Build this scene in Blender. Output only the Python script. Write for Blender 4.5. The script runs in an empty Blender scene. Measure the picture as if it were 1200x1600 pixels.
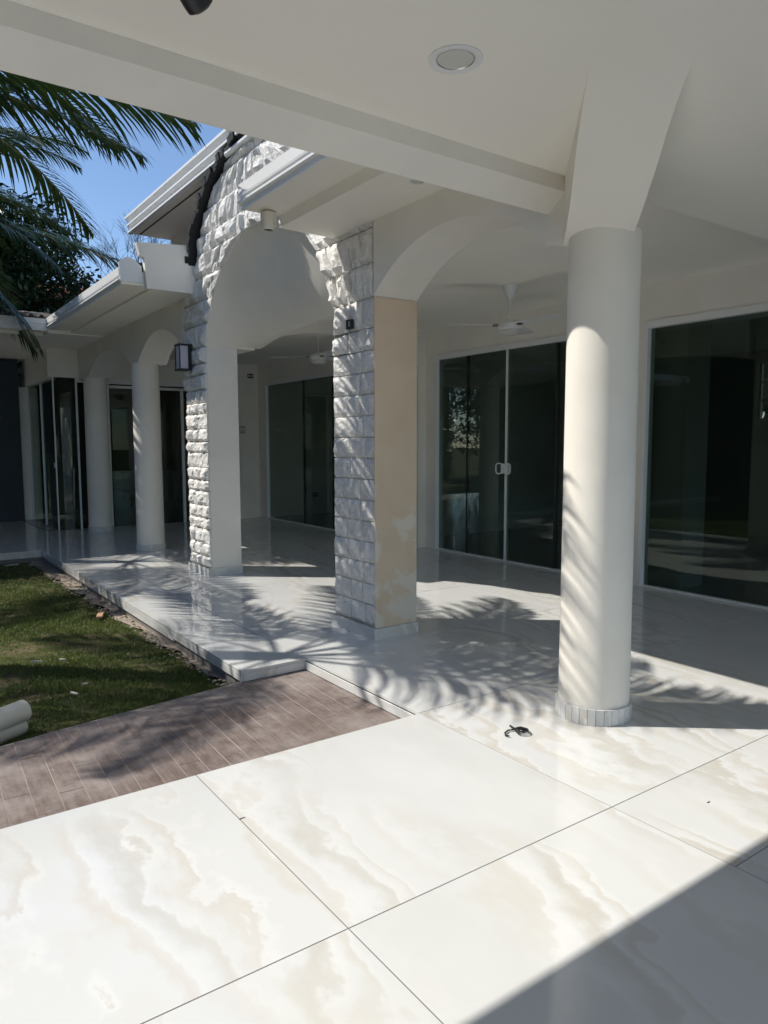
import bpy, bmesh, math, random
from mathutils import Vector, Matrix, noise
R = math.radians
rnd = random.Random(7)
S = bpy.context.scene
COL = S.collection

# ------------------------------------------------------------------ camera
cam_d = bpy.data.cameras.new('camera'); cam = bpy.data.objects.new('camera', cam_d); COL.objects.link(cam)
yaw, pitch, roll, FPX = 0.952946, 0.094047, -0.002818, 1129.49
Fv = Vector((math.cos(yaw)*math.cos(pitch), math.sin(yaw)*math.cos(pitch), -math.sin(pitch)))
Rv = Vector((math.sin(yaw), -math.cos(yaw), 0)); Uv = Rv.cross(Fv)
R2 = Rv*math.cos(roll) + Uv*math.sin(roll); U2 = -Rv*math.sin(roll) + Uv*math.cos(roll)
mw = Matrix((R2, U2, -Fv)).transposed().to_4x4(); mw.translation = Vector((0, 0, 1.39)); cam.matrix_world = mw
cam_d.sensor_fit = 'VERTICAL'; cam_d.sensor_height = 32.0; cam_d.lens = FPX/1600*32.0
cam_d.clip_end = 600; cam_d.clip_start = 0.02
S.camera = cam

# ------------------------------------------------------------------ light
SUN = Vector((-0.662, 0.545, 1.0)).normalized()
EL = math.asin(SUN.z); AZ = math.atan2(SUN.x, SUN.y)
w = bpy.data.worlds.new('World'); S.world = w; w.use_nodes = True
nt = w.node_tree; nt.nodes.clear()
sky = nt.nodes.new('ShaderNodeTexSky'); sky.sky_type = 'NISHITA'; sky.sun_disc = False
sky.sun_elevation = EL; sky.sun_rotation = AZ; sky.air_density = 1.0; sky.dust_density = 0.05; sky.ozone_density = 4.5; sky.altitude = 300
bg = nt.nodes.new('ShaderNodeBackground'); bg.inputs[1].default_value = 0.115
wo = nt.nodes.new('ShaderNodeOutputWorld')
hs = nt.nodes.new('ShaderNodeHueSaturation'); hs.inputs['Saturation'].default_value = 0.97
nt.links.new(sky.outputs[0], hs.inputs['Color']); nt.links.new(hs.outputs[0], bg.inputs[0]); nt.links.new(bg.outputs[0], wo.inputs[0])
sd = bpy.data.lights.new('sun', 'SUN'); sd.energy = 3.85; sd.angle = R(0.55); sd.color = (1.0, 0.94, 0.85)
so = bpy.data.objects.new('sun', sd); COL.objects.link(so); so.rotation_euler = SUN.to_track_quat('Z', 'Y').to_euler()
so.location = SUN*30
S.view_settings.view_transform = 'Standard'; S.view_settings.look = 'None'
S.view_settings.exposure = 0.45; S.view_settings.gamma = 1
S.view_settings.use_curve_mapping = False
S.render.engine = 'CYCLES'
cy = S.cycles
cy.max_bounces = 10; cy.diffuse_bounces = 8; cy.glossy_bounces = 5; cy.transmission_bounces = 6; cy.transparent_max_bounces = 12
cy.use_denoising = True; cy.sample_clamp_indirect = 6; cy.caustics_reflective = True; cy.caustics_refractive = False; cy.blur_glossy = 0.0

# ------------------------------------------------------------------ helpers
class G:
    """collects geometry for ONE mesh"""
    def __init__(s): s.v = []; s.f = []
    def box(s, x0, x1, y0, y1, z0, z1):
        n = len(s.v)
        s.v += [(x0,y0,z0),(x1,y0,z0),(x1,y1,z0),(x0,y1,z0),(x0,y0,z1),(x1,y0,z1),(x1,y1,z1),(x0,y1,z1)]
        s.f += [tuple(n+i for i in q) for q in ((0,3,2,1),(4,5,6,7),(0,1,5,4),(1,2,6,5),(2,3,7,6),(3,0,4,7))]
        return s
    def prism(s, prof, a0, a1, axis='x'):
        """closed 2-D profile swept along an axis. prof points are (y,z) for x, (x,z) for y, (x,y) for z"""
        n = len(s.v); m = len(prof)
        def P(a, p):
            return (a, p[0], p[1]) if axis == 'x' else ((p[0], a, p[1]) if axis == 'y' else (p[0], p[1], a))
        s.v += [P(a0, p) for p in prof] + [P(a1, p) for p in prof]
        for i in range(m):
            j = (i+1) % m; s.f.append((n+i, n+j, n+m+j, n+m+i))
        s.f.append(tuple(n+i for i in reversed(range(m)))); s.f.append(tuple(n+m+i for i in range(m)))
        return s
    def lathe(s, prof, cx, cy_, seg=32, a0=0.0, a1=2*math.pi, cap=True):
        n = len(s.v); m = len(prof); full = abs(a1-a0-2*math.pi) < 1e-6
        k = seg if full else seg+1
        for i in range(k):
            a = a0+(a1-a0)*i/seg
            for r, z in prof: s.v.append((cx+r*math.cos(a), cy_+r*math.sin(a), z))
        for i in range(seg):
            j = (i+1) % k
            for q in range(m-1): s.f.append((n+i*m+q, n+j*m+q, n+j*m+q+1, n+i*m+q+1))
        if cap and full:
            if prof[0][0] > 1e-5: s.f.append(tuple(n+i*m for i in reversed(range(k))))
            if prof[-1][0] > 1e-5: s.f.append(tuple(n+i*m+m-1 for i in range(k)))
        return s
    def tube(s, pts, rad, seg=8):
        pts = [Vector(p) for p in pts]; n = len(s.v)
        rr = rad if isinstance(rad, (list, tuple)) else [rad]*len(pts)
        for i, p in enumerate(pts):
            d = (pts[min(i+1, len(pts)-1)]-pts[max(i-1, 0)]).normalized()
            u = d.cross(Vector((0,0,1)) if abs(d.z) < 0.9 else Vector((1,0,0))).normalized(); v = d.cross(u)
            for k in range(seg):
                a = 2*math.pi*k/seg; q = p+(u*math.cos(a)+v*math.sin(a))*rr[i]; s.v.append(tuple(q))
        for i in range(len(pts)-1):
            for k in range(seg):
                j = (k+1) % seg; s.f.append((n+i*seg+k, n+(i+1)*seg+k, n+(i+1)*seg+j, n+i*seg+j))
        s.f.append(tuple(n+k for k in range(seg))); s.f.append(tuple(n+(len(pts)-1)*seg+k for k in reversed(range(seg))))
        return s
    def mesh(s, name, mat, smooth=False, bevel=0):
        me = bpy.data.meshes.new(name); me.from_pydata(s.v, [], s.f); me.update()
        if not isinstance(mat, (list, tuple)): mat = [mat]
        for m in mat: me.materials.append(m)
        bm = bmesh.new(); bm.from_mesh(me)
        if bevel:
            es = [e for e in bm.edges if len(e.link_faces) == 2 and e.calc_face_angle(0) > 0.6]
            bmesh.ops.bevel(bm, geom=es, offset=bevel, segments=2, affect='EDGES', profile=0.5)
        bmesh.ops.recalc_face_normals(bm, faces=bm.faces); bm.to_mesh(me); bm.free()
        if smooth:
            for p in me.polygons: p.use_smooth = True
            try: me.set_sharp_from_angle(angle=R(35))
            except Exception: pass
        return me
    def obj(s, name, mat, parent=None, smooth=False, bevel=0, label=None, cat=None, group=None, kind=None):
        return link(name, s.mesh(name, mat, smooth, bevel), parent, label, cat, group, kind)

def link(name, me, parent=None, label=None, cat=None, group=None, kind=None):
    o = bpy.data.objects.new(name, me); COL.objects.link(o)
    if parent is not None: o.parent = parent
    tag(o, label, cat, group, kind); return o
def tag(o, label=None, cat=None, group=None, kind=None):
    if label: o['label'] = label
    if cat: o['category'] = cat
    if group: o['group'] = group
    if kind: o['kind'] = kind
def thing(name, label, cat, loc=(0,0,0), rz=0, group=None):
    o = bpy.data.objects.new(name, None); COL.objects.link(o); o.location = loc; o.rotation_euler = (0,0,rz)
    o.empty_display_size = 0.1
    tag(o, label, cat, group); return o
def kids(o): return [c for c in list(bpy.data.objects) if c.parent is o]
def copy_tree(o, parent=None):
    c = o.copy(); COL.objects.link(c); c.parent = parent
    for ch in kids(o): copy_tree(ch, c)
    return c

# ------------------------------------------------------------------ materials
def M(name, base=(.8,.8,.8), rough=.6, metal=0, spec=.5):
    m = bpy.data.materials.new(name); m.use_nodes = True
    b = m.node_tree.nodes['Principled BSDF']
    b.inputs['Base Color'].default_value = (*base, 1); b.inputs['Roughness'].default_value = rough
    b.inputs['Metallic'].default_value = metal; b.inputs['Specular IOR Level'].default_value = spec
    return m, m.node_tree, b
def N(t, typ, **kw):
    n = t.nodes.new(typ)
    for k, v in kw.items():
        if k.startswith('i_'):
            key = k[2:].replace('_', ' '); n.inputs[key].default_value = v
        else: setattr(n, k, v)
    return n
def ramp(t, fac, stops):
    r = N(t, 'ShaderNodeValToRGB'); e = r.color_ramp.elements
    while len(e) < len(stops): e.new(0.5)
    for q, (p, c) in zip(e, stops):
        q.position = p; q.color = (*c, 1) if len(c) == 3 else c
    t.links.new(fac, r.inputs[0]); return r
def mixc(t, fac, a, b):
    n = N(t, 'ShaderNodeMix', data_type='RGBA')
    for s_, v in ((0, fac), (6, a), (7, b)):
        if hasattr(v, 'links') or hasattr(v, 'is_linked'): t.links.new(v, n.inputs[s_])
        else: n.inputs[s_].default_value = (*v, 1) if isinstance(v, tuple) else v
    return n.outputs[2]
def bump(t, b, h, strength=.2, dist=.01):
    n = N(t, 'ShaderNodeBump'); n.inputs['Strength'].default_value = strength; n.inputs['Distance'].default_value = dist
    t.links.new(h, n.inputs['Height']); t.links.new(n.outputs[0], b.inputs['Normal'])
def coords(t, scale=(1,1,1), rot=(0,0,0), obj_random=0.0, world=True):
    if world:
        g = N(t, 'ShaderNodeNewGeometry'); src = g.outputs['Position']
    else:
        g = N(t, 'ShaderNodeTexCoord'); src = g.outputs['Object']
    if obj_random:
        oi = N(t, 'ShaderNodeObjectInfo'); mu = N(t, 'ShaderNodeMath', operation='MULTIPLY'); mu.inputs[1].default_value = obj_random
        t.links.new(oi.outputs['Random'], mu.inputs[0])
        ad = N(t, 'ShaderNodeVectorMath', operation='ADD'); t.links.new(src, ad.inputs[0]); t.links.new(mu.outputs[0], ad.inputs[1]); src = ad.outputs[0]
    mp = N(t, 'ShaderNodeMapping'); mp.inputs['Scale'].default_value = scale; mp.inputs['Rotation'].default_value = rot
    t.links.new(src, mp.inputs[0]); return mp.outputs[0]
def noi(t, vec, scale, detail=4, rough=.5, dist=0.0):
    n = N(t, 'ShaderNodeTexNoise'); n.inputs['Scale'].default_value = scale; n.inputs['Detail'].default_value = detail
    n.inputs['Roughness'].default_value = rough; n.inputs['Distortion'].default_value = dist
    t.links.new(vec, n.inputs['Vector']); return n.outputs[0]

def plaster(name, base, var=.04, rough=.7, bs=.12):
    m, t, b = M(name, base, rough, spec=.3)
    c = coords(t); n1 = noi(t, c, 1.3, 5, .6); n2 = noi(t, c, 90, 3, .6)
    r = ramp(t, n1, [(.3, tuple(x*(1-var*1.6) for x in base)), (.65, base)])
    sc = noi(t, coords(t, (3, 3, .7)), 6, 6, .7)
    r2 = ramp(t, sc, [(.66, (0,0,0)), (.74, (1,1,1))])
    mu = N(t, 'ShaderNodeMath', operation='MULTIPLY'); mu.inputs[1].default_value = .10; t.links.new(r2.outputs[0], mu.inputs[0])
    t.links.new(mixc(t, mu.outputs[0], r.outputs[0], tuple(x*.75 for x in base)), b.inputs['Base Color'])
    n3 = noi(t, c, 2.2, 3, .5); b1 = N(t, 'ShaderNodeBump'); b1.inputs['Strength'].default_value = .5; b1.inputs['Distance'].default_value = .012; t.links.new(n3, b1.inputs['Height'])
    b2 = N(t, 'ShaderNodeBump'); b2.inputs['Strength'].default_value = bs; b2.inputs['Distance'].default_value = .004
    t.links.new(n2, b2.inputs['Height']); t.links.new(b1.outputs[0], b2.inputs['Normal']); t.links.new(b2.outputs[0], b.inputs['Normal']); return m
PL = plaster('white_plaster', (.85, .82, .75), .07)
PLC = plaster('ceiling_paint', (.90, .87, .79), .02, .8, .06)
PLG = plaster('interior_paint', (.86, .87, .82), .05)
PLD = plaster('blue_grey_paint', (.045, .06, .075), .06)
WHITE = M('white_metal', (.78, .79, .79), .35)[0]
BLACK = M('black_metal', (.018, .018, .02), .42)[0]
DARK = M('dark_plastic', (.02, .02, .022), .5)[0]
SILVER = M('brushed_silver', (.7, .7, .69), .3, .9)[0]
LAMPG = M('frosted_diffuser', (.55, .55, .62), .5)[0]
LENS = M('downlight_diffuser', (.62, .62, .58), .35)[0]
PVC = plaster('cream_pvc', (.72, .68, .58), .04, .4, .02)

def tile_mat():
    m, t, b = M('onyx_marble', (.8,.8,.79), .10, spec=.5)
    c = coords(t, (1,.58,1), (0,0,R(16)), obj_random=41.0)
    warp = noi(t, c, 1.1, 6, .62); wc = N(t, 'ShaderNodeTexNoise'); wc.inputs['Scale'].default_value = 1.4; wc.inputs['Detail'].default_value = 7
    wc.inputs['Roughness'].default_value = .58; t.links.new(c, wc.inputs['Vector'])
    sub = N(t, 'ShaderNodeVectorMath', operation='SUBTRACT'); t.links.new(wc.outputs['Color'], sub.inputs[0]); sub.inputs[1].default_value = (.5,.5,.5)
    sc = N(t, 'ShaderNodeVectorMath', operation='SCALE'); sc.inputs['Scale'].default_value = 1.15; t.links.new(sub.outputs[0], sc.inputs[0])
    ad = N(t, 'ShaderNodeVectorMath', operation='ADD'); t.links.new(c, ad.inputs[0]); t.links.new(sc.outputs[0], ad.inputs[1])
    w1 = N(t, 'ShaderNodeTexWave', wave_type='BANDS', bands_direction='X', wave_profile='SAW'); w1.inputs['Scale'].default_value = .62
    w1.inputs['Distortion'].default_value = 1.3; w1.inputs['Detail'].default_value = 4; w1.inputs['Detail Scale'].default_value = 1.2; w1.inputs['Detail Roughness'].default_value = .6
    t.links.new(ad.outputs[0], w1.inputs['Vector'])
    W = (.655,.67,.67); B1 = (.53,.52,.48); B2 = (.585,.58,.55); V = (.705,.715,.71)
    r1 = ramp(t, w1.outputs['Fac'], [(0, W), (.22, W), (.33, (.625,.61,.575)), (.40, (.65,.645,.62)), (.43, V), (.52, W), (.60, B2), (.66, (.56,.54,.495)), (.70, B2), (.735, V), (.80, W), (.86, (.62,.60,.56)), (.90, (.60,.58,.54)), (.935, V), (1.0, W)])
    big = noi(t, c, .9, 2, .5)
    rb = ramp(t, big, [(.43, (0,0,0)), (.60, (1,1,1))])
    cloud = ramp(t, noi(t, c, 1.6, 7, .62), [(.35, (.605,.618,.612)), (.7, (.672,.685,.682))])
    col = mixc(t, rb.outputs[0], cloud.outputs[0], r1.outputs[0])
    # beige tint patches and dusty specks
    bt = ramp(t, noi(t, c, 2.4, 4, .6), [(.62, (0,0,0)), (.80, (.5,.5,.5))])
    col = mixc(t, bt.outputs[0], col, (.62,.58,.49))
    sp = ramp(t, noi(t, coords(t), 24, 3, .75), [(.74, (0,0,0)), (.78, (1,1,1))]); spm = ramp(t, noi(t, coords(t), 1.9, 2, .5), [(.50, (0,0,0)), (.62, (.7,.7,.7))])
    mm = N(t, 'ShaderNodeMath', operation='MULTIPLY'); t.links.new(sp.outputs[0], mm.inputs[0]); t.links.new(spm.outputs[0], mm.inputs[1])
    col = mixc(t, mm.outputs[0], col, (.42,.41,.38))
    t.links.new(col, b.inputs['Base Color'])
    rr = ramp(t, noi(t, coords(t), 3.0, 6, .65), [(.35, (.035,.035,.035)), (.75, (.12,.12,.12))]); t.links.new(rr.outputs[0], b.inputs['Roughness'])
    wv = noi(t, coords(t, (1, .6, 1), (0,0,R(35))), 4.2, 1.5, .45); bump(t, b, wv, 1.0, .0016)
    return m
TILE = tile_mat()
GROUT = M('grey_grout', (.20,.19,.18), .9)[0]

def stone_mat():
    m, t, b = M('white_painted_stone', (.74,.75,.75), .62, spec=.35)
    c = coords(t, (1,1,1), obj_random=11.0); n = noi(t, c, 16, 8, .68); n2 = noi(t, c, 3, 3, .5)
    mg = N(t, 'ShaderNodeTexMusgrave') if False else None
    r = ramp(t, n2, [(.3, (.80,.79,.76)), (.7, (.89,.88,.85))])
    d = ramp(t, n, [(.30, (.30,.30,.29)), (.40, (1,1,1))])
    mm = N(t, 'ShaderNodeMix', data_type='RGBA', blend_type='MULTIPLY'); mm.inputs[0].default_value = .32
    t.links.new(r.outputs[0], mm.inputs[6]); t.links.new(d.outputs[0], mm.inputs[7]); t.links.new(mm.outputs[2], b.inputs['Base Color'])
    bump(t, b, n, 1.0, .03); return m
STONE = stone_mat()
MORTAR = plaster('grey_mortar', (.30,.30,.29), .2, .9, .5)

def putty_mat():
    m, t, b = M('bare_putty', (.50,.40,.28), .85, spec=.2)
    c = coords(t); n = noi(t, coords(t, (1, 1.6, 1)), 3.4, 6, .62, .4); g = N(t, 'ShaderNodeSeparateXYZ'); t.links.new(coords(t), g.inputs[0])
    zr = N(t, 'ShaderNodeMapRange'); zr.inputs['From Min'].default_value = 0.1; zr.inputs['From Max'].default_value = 1.5
    zr.inputs['To Min'].default_value = .17; zr.inputs['To Max'].default_value = -.09; t.links.new(g.outputs[2], zr.inputs[0])
    ad = N(t, 'ShaderNodeMath', operation='ADD'); t.links.new(n, ad.inputs[0]); t.links.new(zr.outputs[0], ad.inputs[1])
    # more white filler along the stone-side edge
    xr = N(t, 'ShaderNodeMapRange'); xr.inputs['From Min'].default_value = 2.87; xr.inputs['From Max'].default_value = 2.97
    xr.inputs['To Min'].default_value = .10; xr.inputs['To Max'].default_value = 0; t.links.new(g.outputs[0], xr.inputs[0])
    zz = N(t, 'ShaderNodeMapRange'); zz.inputs['From Min'].default_value = 1.55; zz.inputs['From Max'].default_value = 1.75
    zz.inputs['To Min'].default_value = 1; zz.inputs['To Max'].default_value = 0; t.links.new(g.outputs[2], zz.inputs[0])
    mu = N(t, 'ShaderNodeMath', operation='MULTIPLY'); t.links.new(xr.outputs[0], mu.inputs[0]); t.links.new(zz.outputs[0], mu.inputs[1])
    a2 = N(t, 'ShaderNodeMath', operation='ADD'); t.links.new(ad.outputs[0], a2.inputs[0]); t.links.new(mu.outputs[0], a2.inputs[1])
    f = ramp(t, a2.outputs[0], [(.585, (0,0,0)), (.605, (.35,.35,.35)), (.64, (1,1,1))])
    base = ramp(t, noi(t, c, 2.2, 5, .6), [(.3, (.66,.535,.40)), (.7, (.74,.615,.475))])
    t.links.new(mixc(t, f.outputs[0], base.outputs[0], (.74,.69,.60)), b.inputs['Base Color'])
    bump(t, b, f.outputs[0], .3, .003); return m
PUTTY = putty_mat()

def plank_mat():
    m, t, b = M('wood_look_tile', (.15,.11,.1), .55, spec=.35)
    c = coords(t, (9, 1.1, 1), obj_random=19.0); g = noi(t, c, 5, 8, .7)
    r = ramp(t, g, [(.3, (.10,.075,.065)), (.5, (.17,.132,.118)), (.72, (.25,.205,.185))])
    d = ramp(t, noi(t, coords(t), 3.2, 8, .72), [(.42, (0,0,0)), (.68, (.75,.75,.75))])
    c1 = mixc(t, d.outputs[0], r.outputs[0], (.36,.32,.30))
    s = ramp(t, noi(t, coords(t), 34, 4, .8), [(.66, (0,0,0)), (.72, (.8,.8,.8))])
    sm = ramp(t, noi(t, coords(t), 4.5, 2, .5), [(.45, (0,0,0)), (.62, (1,1,1))])
    mm = N(t, 'ShaderNodeMath', operation='MULTIPLY'); t.links.new(s.outputs[0], mm.inputs[0]); t.links.new(sm.outputs[0], mm.inputs[1])
    t.links.new(mixc(t, mm.outputs[0], c1, (.62,.60,.58)), b.inputs['Base Color'])
    bump(t, b, g, .15, .003); return m
PLANK = plank_mat()
PGROUT = plaster('pale_grout', (.50,.46,.43), .45, .9, .3)

def glass_mat():
    m = bpy.data.materials.new('tinted_glass'); m.use_nodes = True; t = m.node_tree; t.nodes.clear()
    o = N(t, 'ShaderNodeOutputMaterial'); mx = N(t, 'ShaderNodeMixShader'); tr = N(t, 'ShaderNodeBsdfTransparent'); gl = N(t, 'ShaderNodeBsdfGlossy')
    tr.inputs[0].default_value = (.60,.65,.61,1); gl.inputs[0].default_value = (.86,.93,.90,1); gl.inputs['Roughness'].default_value = .012
    fr = N(t, 'ShaderNodeFresnel'); ge = N(t, 'ShaderNodeNewGeometry'); mr_ = N(t, 'ShaderNodeMapRange')
    mr_.inputs['To Min'].default_value = 1.58; mr_.inputs['To Max'].default_value = 1/1.58   # same reflectance from both faces of the pane
    t.links.new(ge.outputs['Backfacing'], mr_.inputs[0]); t.links.new(mr_.outputs[0], fr.inputs['IOR'])
    mu = N(t, 'ShaderNodeMath', operation='MULTIPLY_ADD'); mu.inputs[1].default_value = 1.0; mu.inputs[2].default_value = .0; mu.use_clamp = True
    t.links.new(fr.outputs[0], mu.inputs[0]); t.links.new(mu.outputs[0], mx.inputs[0])
    t.links.new(tr.outputs[0], mx.inputs[1]); t.links.new(gl.outputs[0], mx.inputs[2]); t.links.new(mx.outputs[0], o.inputs[0]); return m
GLASS = glass_mat()

def leaf_mat(name, c0, c1, rough=.45, trans=.25):
    m, t, b = M(name, c0, rough, spec=.45)
    oi = N(t, 'ShaderNodeObjectInfo'); n = noi(t, coords(t), 1.6, 4, .6); n2 = noi(t, coords(t), 20, 2, .5)
    ad = N(t, 'ShaderNodeMath', operation='ADD'); t.links.new(n, ad.inputs[0]); t.links.new(n2, ad.inputs[1])
    ml = N(t, 'ShaderNodeMath', operation='MULTIPLY'); ml.inputs[1].default_value = .5; t.links.new(ad.outputs[0], ml.inputs[0])
    r = ramp(t, ml.outputs[0], [(.36, c0), (.64, c1)]); t.links.new(r.outputs[0], b.inputs['Base Color'])
    tl = N(t, 'ShaderNodeBsdfTranslucent'); t.links.new(r.outputs[0], tl.inputs[0])
    mx = N(t, 'ShaderNodeMixShader'); mx.inputs[0].default_value = trans
    out = [q for q in t.nodes if q.type == 'OUTPUT_MATERIAL'][0]
    t.links.new(b.outputs[0], mx.inputs[1]); t.links.new(tl.outputs[0], mx.inputs[2]); t.links.new(mx.outputs[0], out.inputs[0]); return m
PALM = leaf_mat('palm_leaflet', (.018,.040,.013), (.055,.10,.025), .34, .16)
RACHIS = leaf_mat('palm_rachis', (.12,.13,.04), (.20,.19,.07), .5, 0.02)
LEAF = leaf_mat('tree_leaf', (.014,.030,.012), (.045,.08,.022), .4, .15)
GRASSM = leaf_mat('grass_blade', (.050,.095,.022), (.17,.21,.055), .5, .3)
BARK = plaster('bark', (.13,.105,.085), .3, .9, .6)
def soil_mat():
    m, t, b = M('lawn_soil', (.07,.07,.04), .95, spec=.1)
    c = coords(t); n = noi(t, c, 5, 8, .7)
    r = ramp(t, n, [(.3, (.035,.045,.016)), (.48, (.075,.085,.03)), (.62, (.15,.12,.075))]); t.links.new(r.outputs[0], b.inputs['Base Color'])
    bump(t, b, noi(t, c, 60, 4, .7), .6, .02); return m
SOIL = soil_mat()
RUBBLE = plaster('pale_rubble', (.44,.37,.30), .45, .9, .6)
CONC = plaster('raw_concrete', (.34,.33,.31), .2, .9, .4)
ROOFT = plaster('dark_roof_tile', (.05,.045,.045), .3, .6, .4)
REDT = plaster('red_clay_tile', (.34,.10,.06), .3, .8, .4)
FELT = plaster('black_roof_edge', (.02,.02,.021), .2, .7, .5)

# ------------------------------------------------------------------ ground and floors
ZD = -0.07; ZL = -0.15
link('ground', G().box(-200, 200, -200, 200, -0.6, -0.22).mesh('ground', SOIL), kind='structure', label='dark soil and turf reaching away past the lawn and house')
g = G(); NX, NY = 60, 90
X0, X1, Y0, Y1 = -9.0, 1.83, 3.0, 10.5
for j in range(NY+1):
    for i in range(NX+1):
        x = X0+(X1-X0)*i/NX; y = Y0+(Y1-Y0)*j/NY
        g.v.append((x, y, ZL+0.03*noise.noise(Vector((x*.9, y*.9, 0)))))
for j in range(NY):
    for i in range(NX):
        a = j*(NX+1)+i; g.f.append((a, a+1, a+NX+2, a+NX+1))
lawn = g.obj('lawn', SOIL, kind='structure', label='patchy green lawn beside the raised white terrace')

def deck_edge(x): return 3.844+(x-.44)*.168+0.012*math.sin(x*2.3)
# floor slabs (structure) with real tiles as children
floor = G().box(-8.6, 2.26, -3.2, 2.851, -.20, -.0013).box(2.2605, 6.05, -3.2, 12.6, -.20, -.0013).obj('patio_floor', GROUT, kind='structure', label='patio floor of large veined white polished tiles')
TH = .018
def tile(x0, x1, y0, y1, parent, gap=.0021, name='tile'):
    cx, cy_ = (x0+x1)/2, (y0+y1)/2
    me = G().box(x0+gap-cx, x1-gap-cx, y0+gap-cy_, y1-gap-cy_, -TH, 0).mesh(name, TILE, bevel=.0006)
    o = link(name, me, parent); o.location = (cx, cy_, 0); return o
xs = [-8.55, -7.35, -6.15, -4.95, -3.75, -2.55, -1.35, -.15, 1.05, 2.25]; ys = [-3.2, -1.94, -.74, .46, 1.66, 2.855]  # out-of-view left rows added to bounce sun onto the porch ceiling
for i in range(9):
    for j in range(5): tile(xs[i], xs[i+1], ys[j], ys[j+1], floor)
xs = [2.25, 3.45, 4.65, 5.85, 6.05]; ys = [-3.2, -2.42, -1.22, -.026, 1.174, 1.66, 2.86, 4.06, 5.26, 6.46, 7.66, 8.86, 10.06, 11.26, 12.6]
for i in range(4):
    for j in range(len(ys)-1): tile(xs[i], xs[i+1], ys[j], ys[j+1], floor)
link('bounce_paving', G().box(-8.6, 6.04, -14, -3.203, -.2, -.002).mesh('bounce_paving', TILE), kind='structure', label='unseen pale paving added behind the porch to bounce sunlight')  # unseen sheet added so sunlight bounces up under the porch
ter = G().box(1.81, 2.2465, 4.06, 10.36, -.16, -.0013).box(-6, 2.2465, 10.3605, 15.2, -.20, -.0013).obj('terrace_floor', GROUT, kind='structure', label='raised terrace ledge of white tiles along the lawn')
ys = [4.04, 4.06+1.2, 6.46, 7.66, 8.86, 10.06, 10.355]
for j in range(6): tile(1.79, 2.2475, ys[j], ys[j+1], ter)
for i in range(7):
    for j in range(4):
        x0 = 2.2475-1.2*(i+1); tile(x0, x0+1.2, 10.355+1.2*j, 10.355+1.2*(j+1), ter)
def edge_tile(x0, x1, y0, y1, z0=-.078, z1=-.0195):
    G().box(x0, x1, y0, y1, z0, z1).obj('edge_tile', TILE, ter, bevel=.001)
for j in range(6): edge_tile(1.791, 1.806, ys[j]+.002, ys[j+1]-.002, -.085 if j else -.068)
edge_tile(1.808, 2.236, 4.041, 4.056, ZD+.001)
edge_tile(2.236, 2.2465, 2.858, 3.45, ZD+.001); edge_tile(2.236, 2.2465, 3.452, 4.056, ZD+.001)
for i in range(5): edge_tile(1.79-1.2*(i+1), 1.788-1.2*i, 10.357, 10.372, -.09)

# wood-look path
path = G().prism([(-4.2, 2.858), (2.234, 2.858), (2.234, 4.035), (1.80, 4.035), (1.80, deck_edge(1.80))]+[(x, deck_edge(x)) for x in (1.4, .9, .44, 0, -.5, -1, -2, -3, -4.2)], -.20, ZD-.0015, 'z').obj('garden_path', PGROUT, kind='structure', label='reddish brown wood look tile path between lawn and white patio')
def clip_poly(poly, f):
    out = []
    for i, p in enumerate(poly):
        q = poly[(i+1) % len(poly)]; a, b = f(p), f(q)
        if a >= 0: out.append(p)
        if a*b < 0:
            s = a/(a-b); out.append((p[0]+(q[0]-p[0])*s, p[1]+(q[1]-p[1])*s))
    return out
ang = R(-2.5); ux, uy = math.sin(-ang), math.cos(ang); vx, vy = uy, -ux
k = 0
for i in range(-22, 14):
    off = rnd.uniform(0, .6)
    for j in range(-1, 4):
        bx = 1.17+i*.101; g0 = .0019
        s0 = -.5+off+j*.6; s1 = s0+.6
        pl = []
        for a, b in ((g0, s0+g0), (.101-g0, s0+g0), (.101-g0, s1-g0), (g0, s1-g0)):
            pl.append((bx+a*vx+b*ux, 3.0+a*vy+b*uy))
        pl = clip_poly(pl, lambda p: p[1]-2.859)
        if len(pl) > 2: pl = clip_poly(pl, lambda p: 2.232-p[0])
        if len(pl) > 2: pl = clip_poly(pl, lambda p: (deck_edge(p[0]) if p[0] < 1.8 else 4.034)-.01-p[1])
        if len(pl) > 2: pl = clip_poly(pl, lambda p: p[0]+3.4)
        if len(pl) < 3: continue
        A = abs(sum(pl[q][0]*pl[(q+1) % len(pl)][1]-pl[(q+1) % len(pl)][0]*pl[q][1] for q in range(len(pl))))/2
        if A < .0006: continue
        G().prism(pl, ZD-.012, ZD+rnd.uniform(-.0012, .0008), 'z').obj('plank', PLANK, path)
        k += 1

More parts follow.
